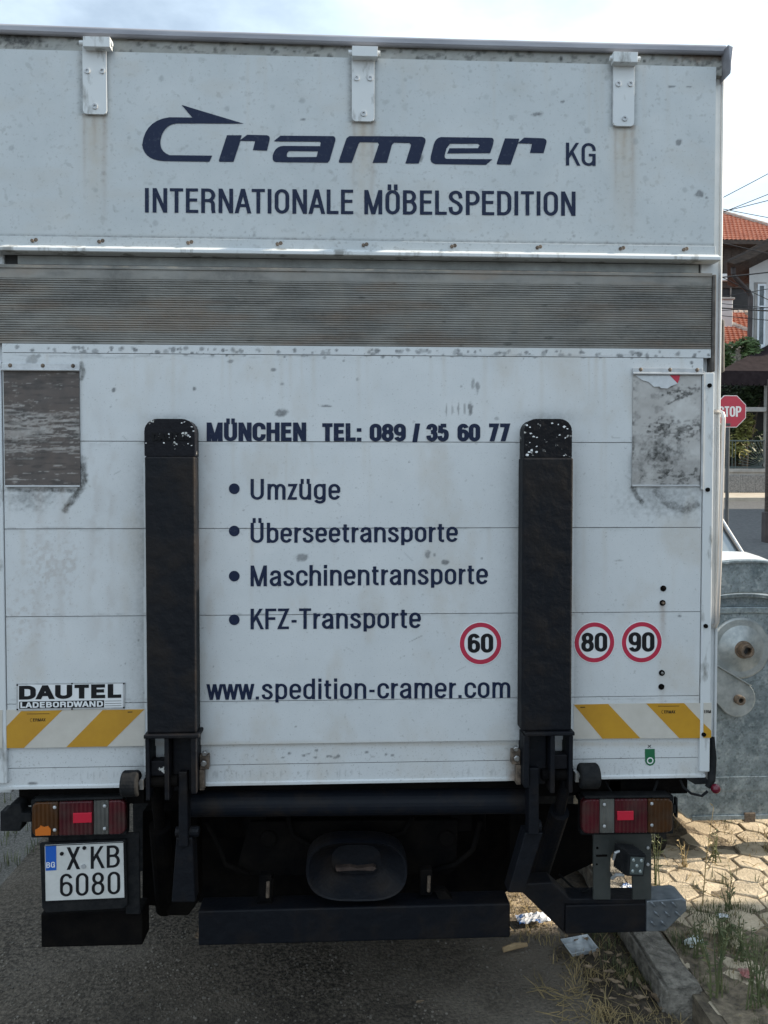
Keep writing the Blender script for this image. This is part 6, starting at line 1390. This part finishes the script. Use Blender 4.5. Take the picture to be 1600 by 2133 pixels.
def dirt_cover():
    nx, ny = 150, 200; xs = np.linspace(KX0+.15, 3.4, nx); ys = np.linspace(-1.2, 4.2, ny); X, Y = np.meshgrid(xs, ys)
    w = np.exp(-((X-KX0-.25)/.35)**2)*.010+np.exp(-((Y-.5)/.5)**2)*.001
    Z = .0915+w+.030*(fbm(X*2.6+3, Y*2.6, 4)-.56)+.012*(fbm(X*16, Y*16, 3)-.5)
    co = np.stack([X, Y, Z], -1).reshape(-1, 3); idx = np.arange(nx*ny).reshape(ny, nx)
    f = np.stack([idx[:-1, :-1], idx[:-1, 1:], idx[1:, 1:], idx[1:, :-1]], -1).reshape(-1, 4)
    me = bpy.data.meshes.new('soil'); me.from_pydata(co.tolist(), [], f.tolist()); me.materials.append(mat('dry_soil', (0.07, 0.056, 0.04), (0.25, 0.20, 0.14), 22, .95, 0, .9, 80))
    props(link('soil', me), kind='structure')
dirt_cover()
def drift():
    nx, ny = 130, 90; xs = np.linspace(-1.2, KX0-.01, nx); ys = np.linspace(.62, 1.85, ny); X, Y = np.meshgrid(xs, ys)
    Z = -.016+.020*(fbm(X*3+1, Y*4+7, 4)-.40)+.010*(fbm(X*18, Y*18, 3)-.5)+.006*np.clip((X-.2)/.9, -1, 1)-.02*np.exp(-((Y-.62)/.12)**2)
    co = np.stack([X, Y, Z], -1).reshape(-1, 3); idx = np.arange(nx*ny).reshape(ny, nx)
    f = np.stack([idx[:-1, :-1], idx[:-1, 1:], idx[1:, 1:], idx[1:, :-1]], -1).reshape(-1, 4)
    me = bpy.data.meshes.new('sand'); me.from_pydata(co.tolist(), [], f.tolist()); me.materials.append(mat('pale_sandy_dirt', (0.20, 0.155, 0.105), (0.42, 0.345, 0.25), 24, .95, 0, .8, 90))
    props(link('sand', me), kind='structure')
drift()
def weed(x, y, z, h, n, label, green='grass', br=True):
    K = thing('weed', label, 'weed', (x, y, z), 'tall weeds on the pavement'); m = MB(); l = MB()
    for k in range(n):
        a = random.uniform(0, 6.28); d = Vector((math.cos(a), math.sin(a), 0))*h*random.uniform(.05, .3); hh = h*random.uniform(.65, 1.05)
        pth = [Vector((x+.01*k*math.cos(a), y, z-.01)), Vector((x, y, z))+d*.35+Vector((0, 0, hh*.5)), Vector((x, y, z))+d+Vector((0, 0, hh))]
        m.tube(pth, [.0032, .0025, .001], 5)
        for q in range(int(14*h/.3)):
            t = random.uniform(.12, 1); p = pth[0].lerp(pth[1], t*2) if t < .5 else pth[1].lerp(pth[2], t*2-1); b = random.uniform(0, 6.28); s = random.uniform(.012, .030)
            dv = Vector((math.cos(b), math.sin(b), random.uniform(.2, .9))).normalized(); sv = dv.orthogonal().normalized(); l.add([p, p+dv*s*.5+sv*s*.14, p+dv*s, p+dv*s*.5-sv*s*.14], [(0, 1, 2, 3)])
    m.build('stem', green, K); l.build('foliage', green, K)
def on(px, py, z):
    """the point of the level z that the photograph shows at px, py"""
    v = rt*(px-CXP)-up*(py-CYP)+fw*FPX; return CAM+v*((z-CAM.z)/v.z)
for (px, py, h, n, lb, g) in ((1490, 2085, .30, 7, 'tall green weed at the lower right beside the kerb stone', 'grass'), (1575, 2110, .32, 8, 'bushy green weed in the lower right corner', 'grass'), (1505, 2000, .24, 6, 'green weed between the kerb and the shaded pavers', 'grass'),
                              (1462, 1895, .52, 1, 'single thin bare weed stem standing in the sun beside the bumper step', 'grassdry'), (1425, 1812, .16, 4, 'dry yellow weed in the shadow of the bin wheel', 'grassdry'), (1490, 1800, .17, 6, 'yellow green weed on the edge of the bin shadow', 'grass'),
                              (1366, 1850, .34, 4, 'thin green weed right behind the grey lamp bracket', 'grass'), (1515, 1905, .14, 5, 'small green weed on the line where the sun begins', 'grass'), (1545, 2010, .20, 5, 'low weed among the shaded pavers at the right', 'grass'), (1455, 2000, .16, 6, 'leafy weed growing behind the kerb stone', 'grass')):
    p = on(px, py, .085); weed(p.x, p.y, .085, h, n, lb, g)
# leaves
def leaf(px, py, z, s, rot):
    p = on(px, py, z); m = MB(); N_ = 7; v = []
    for i in range(N_):
        t = i/(N_-1); w = math.sin(math.pi*t**.8)*.21*s+.0005; cz_ = .5*s*(4*t*(1-t)-.5)*random.uniform(.2, .9)
        for k in (-1, 0, 1):
            x, y = (t-.5)*s, k*w; v.append((p.x+x*math.cos(rot)-y*math.sin(rot), p.y+x*math.sin(rot)+y*math.cos(rot), z+.006+max(0, cz_*.5)+abs(k)*.13*s*random.uniform(.2, 1)+abs(t-.5)*.22*s))
    m.add(v, [(i*3+j, i*3+j+1, i*3+j+4, i*3+j+3) for i in range(N_-1) for j in (0, 1)])
    props(m.build('dry_leaf', 'leafdry'), 'curled brown dry leaf lying in the gutter litter beside the kerb', 'leaf', 'dry leaves in the gutter')
for (px, py) in ((1245, 1985), (1262, 2008), (1290, 2010), (1300, 2018), (1270, 2030), (1240, 1995), (1330, 2050), (1345, 2065), (1280, 2050), (1225, 2020), (1255, 2070), (1310, 2075), (1290, 1995), (1218, 1958), (1200, 1962), (1180, 1955), (1320, 2100), (1365, 2085), (1350, 2110), (1240, 2048), (1230, 1990), (1268, 1990), (1312, 2045), (1295, 2062), (1275, 2085), (1335, 2085), (1212, 1998), (1380, 2105)):
    leaf(px, py, .02, random.uniform(.03, .062), random.uniform(0, 6.28))
# scraps
def crumple(name, label, cat, px, py, z, sx, sy, sz, material, seed, rot=0.0):
    p = on(px, py, z); m = MB(); n = 12; v = []
    for j in range(n):
        for i in range(n):
            u, w = i/(n-1)-.5, j/(n-1)-.5; h = float(fbm(np.array([u*7+seed]), np.array([w*7+seed]), 3)[0]); x, y = u*sx, w*sy
            v.append((p.x+x*math.cos(rot)-y*math.sin(rot)+h*.01, p.y+x*math.sin(rot)+y*math.cos(rot), z+.002+sz*h*(1-3*max(abs(u), abs(w))**4*2)))
    m.add(v, [(j*n+i, j*n+i+1, (j+1)*n+i+1, (j+1)*n+i) for j in range(n-1) for i in range(n-1)]); o = m.build(name, material); return props(o, label, cat)
M['pack'] = mat('printed_wrapper', (0.62, 0.66, 0.64), (0.08, 0.20, 0.13), 14, .4, lo=.52, hi=.56); M['bluepack'] = mat('blue_white_wrapper', (0.65, 0.66, 0.70), (0.05, 0.16, 0.42), 11, .35, lo=.47, hi=.52); M['redpack'] = mat('faded_red_paper', (0.30, 0.05, 0.05), (0.35, 0.25, 0.22), 20, .7)
crumple('wrapper', 'crumpled white and green wrapper among the weeds behind the kerb', 'wrapper', 1442, 1970, .09, .085, .045, .05, 'pack', 3, .4)
crumple('wrapper', 'flattened blue and white wrapper under the truck between the bumpers', 'wrapper', 1108, 1920, .0, .15, .07, .05, 'bluepack', 8, .1)
crumple('wrapper', 'blue and pink scrap seen through the opening in the lamp bracket', 'wrapper', 1308, 1858, .09, .09, .08, .04, 'bluepack', 12, .9)
crumple('paper_scrap', 'faded red paper scrap on the shaded pavers at the right', 'paper', 1553, 2035, .1, .05, .05, .04, 'redpack', 15)
crumple('paper_scrap', 'small white paper scrap at the edge of the sunlight', 'paper', 1503, 1912, .1, .05, .03, .02, 'paper', 18)
p = on(1207, 1982, 0.0); m = MB()
bx, by = .135, .095; a_ = .25
def R2_(x, y): return (p.x+x*math.cos(a_)-y*math.sin(a_), p.y+x*math.sin(a_)+y*math.cos(a_))
o_ = [(-bx/2, -by/2), (bx/2, -by/2), (bx/2, by/2), (-bx/2, by/2)]; v = []
for s, z in ((1.0, .028), (.94, .030), (.80, .006), (.0, .004)): v += [(*R2_(x*s, y*s), z+(.012 if i in (2, 3) else 0)*s) for i, (x, y) in enumerate(o_)]
m.add(v, [(k*4+i, k*4+(i+1) % 4, (k+1)*4+(i+1) % 4, (k+1)*4+i) for k in range(3) for i in range(4)])
props(m.build('plastic_tray', mat('cloudy_plastic', (0.34, 0.37, 0.39), (0.55, 0.58, 0.60), 14, .25, lo=.45, hi=.6), None, .006), 'crushed translucent plastic tray on the asphalt near the kerb', 'plastic tray')
p = on(1073, 1978, .0); m = MB(); m.tube([(p.x-.055, p.y-.012, .008), (p.x, p.y, .016), (p.x+.055, p.y+.015, .012)], [.012, .014, .009], 7)
props(m.build('wood_piece', mat('pale_split_wood', (0.42, 0.30, 0.17), (0.28, 0.19, 0.10), 14, .85)), 'short piece of pale split wood lying on the asphalt', 'wood piece')
for (px, py, lb) in ((875, 2092, 'flat pale leaf alone on the asphalt at the bottom'), ):
    p = on(px, py, 0); leaf(px, py, .0, .035, .3); 
# gravel grains standing proud on the asphalt
mg = MB()
for k in range(2600):
    y = random.uniform(-.75, 1.0); x = random.uniform(-1.7, KX0-.15); s = random.choice((.003, .004, .004, .006)); mg.sphere((x, y, -.010), s, 6, (1, random.uniform(.7, 1.2), .7))
props(mg.build('loose_grit', mat('loose_grit', (0.05, 0.045, 0.038), (0.20, 0.175, 0.145), 3, .9)), 'loose grit lying on the worn asphalt', 'grit', None, 'stuff')
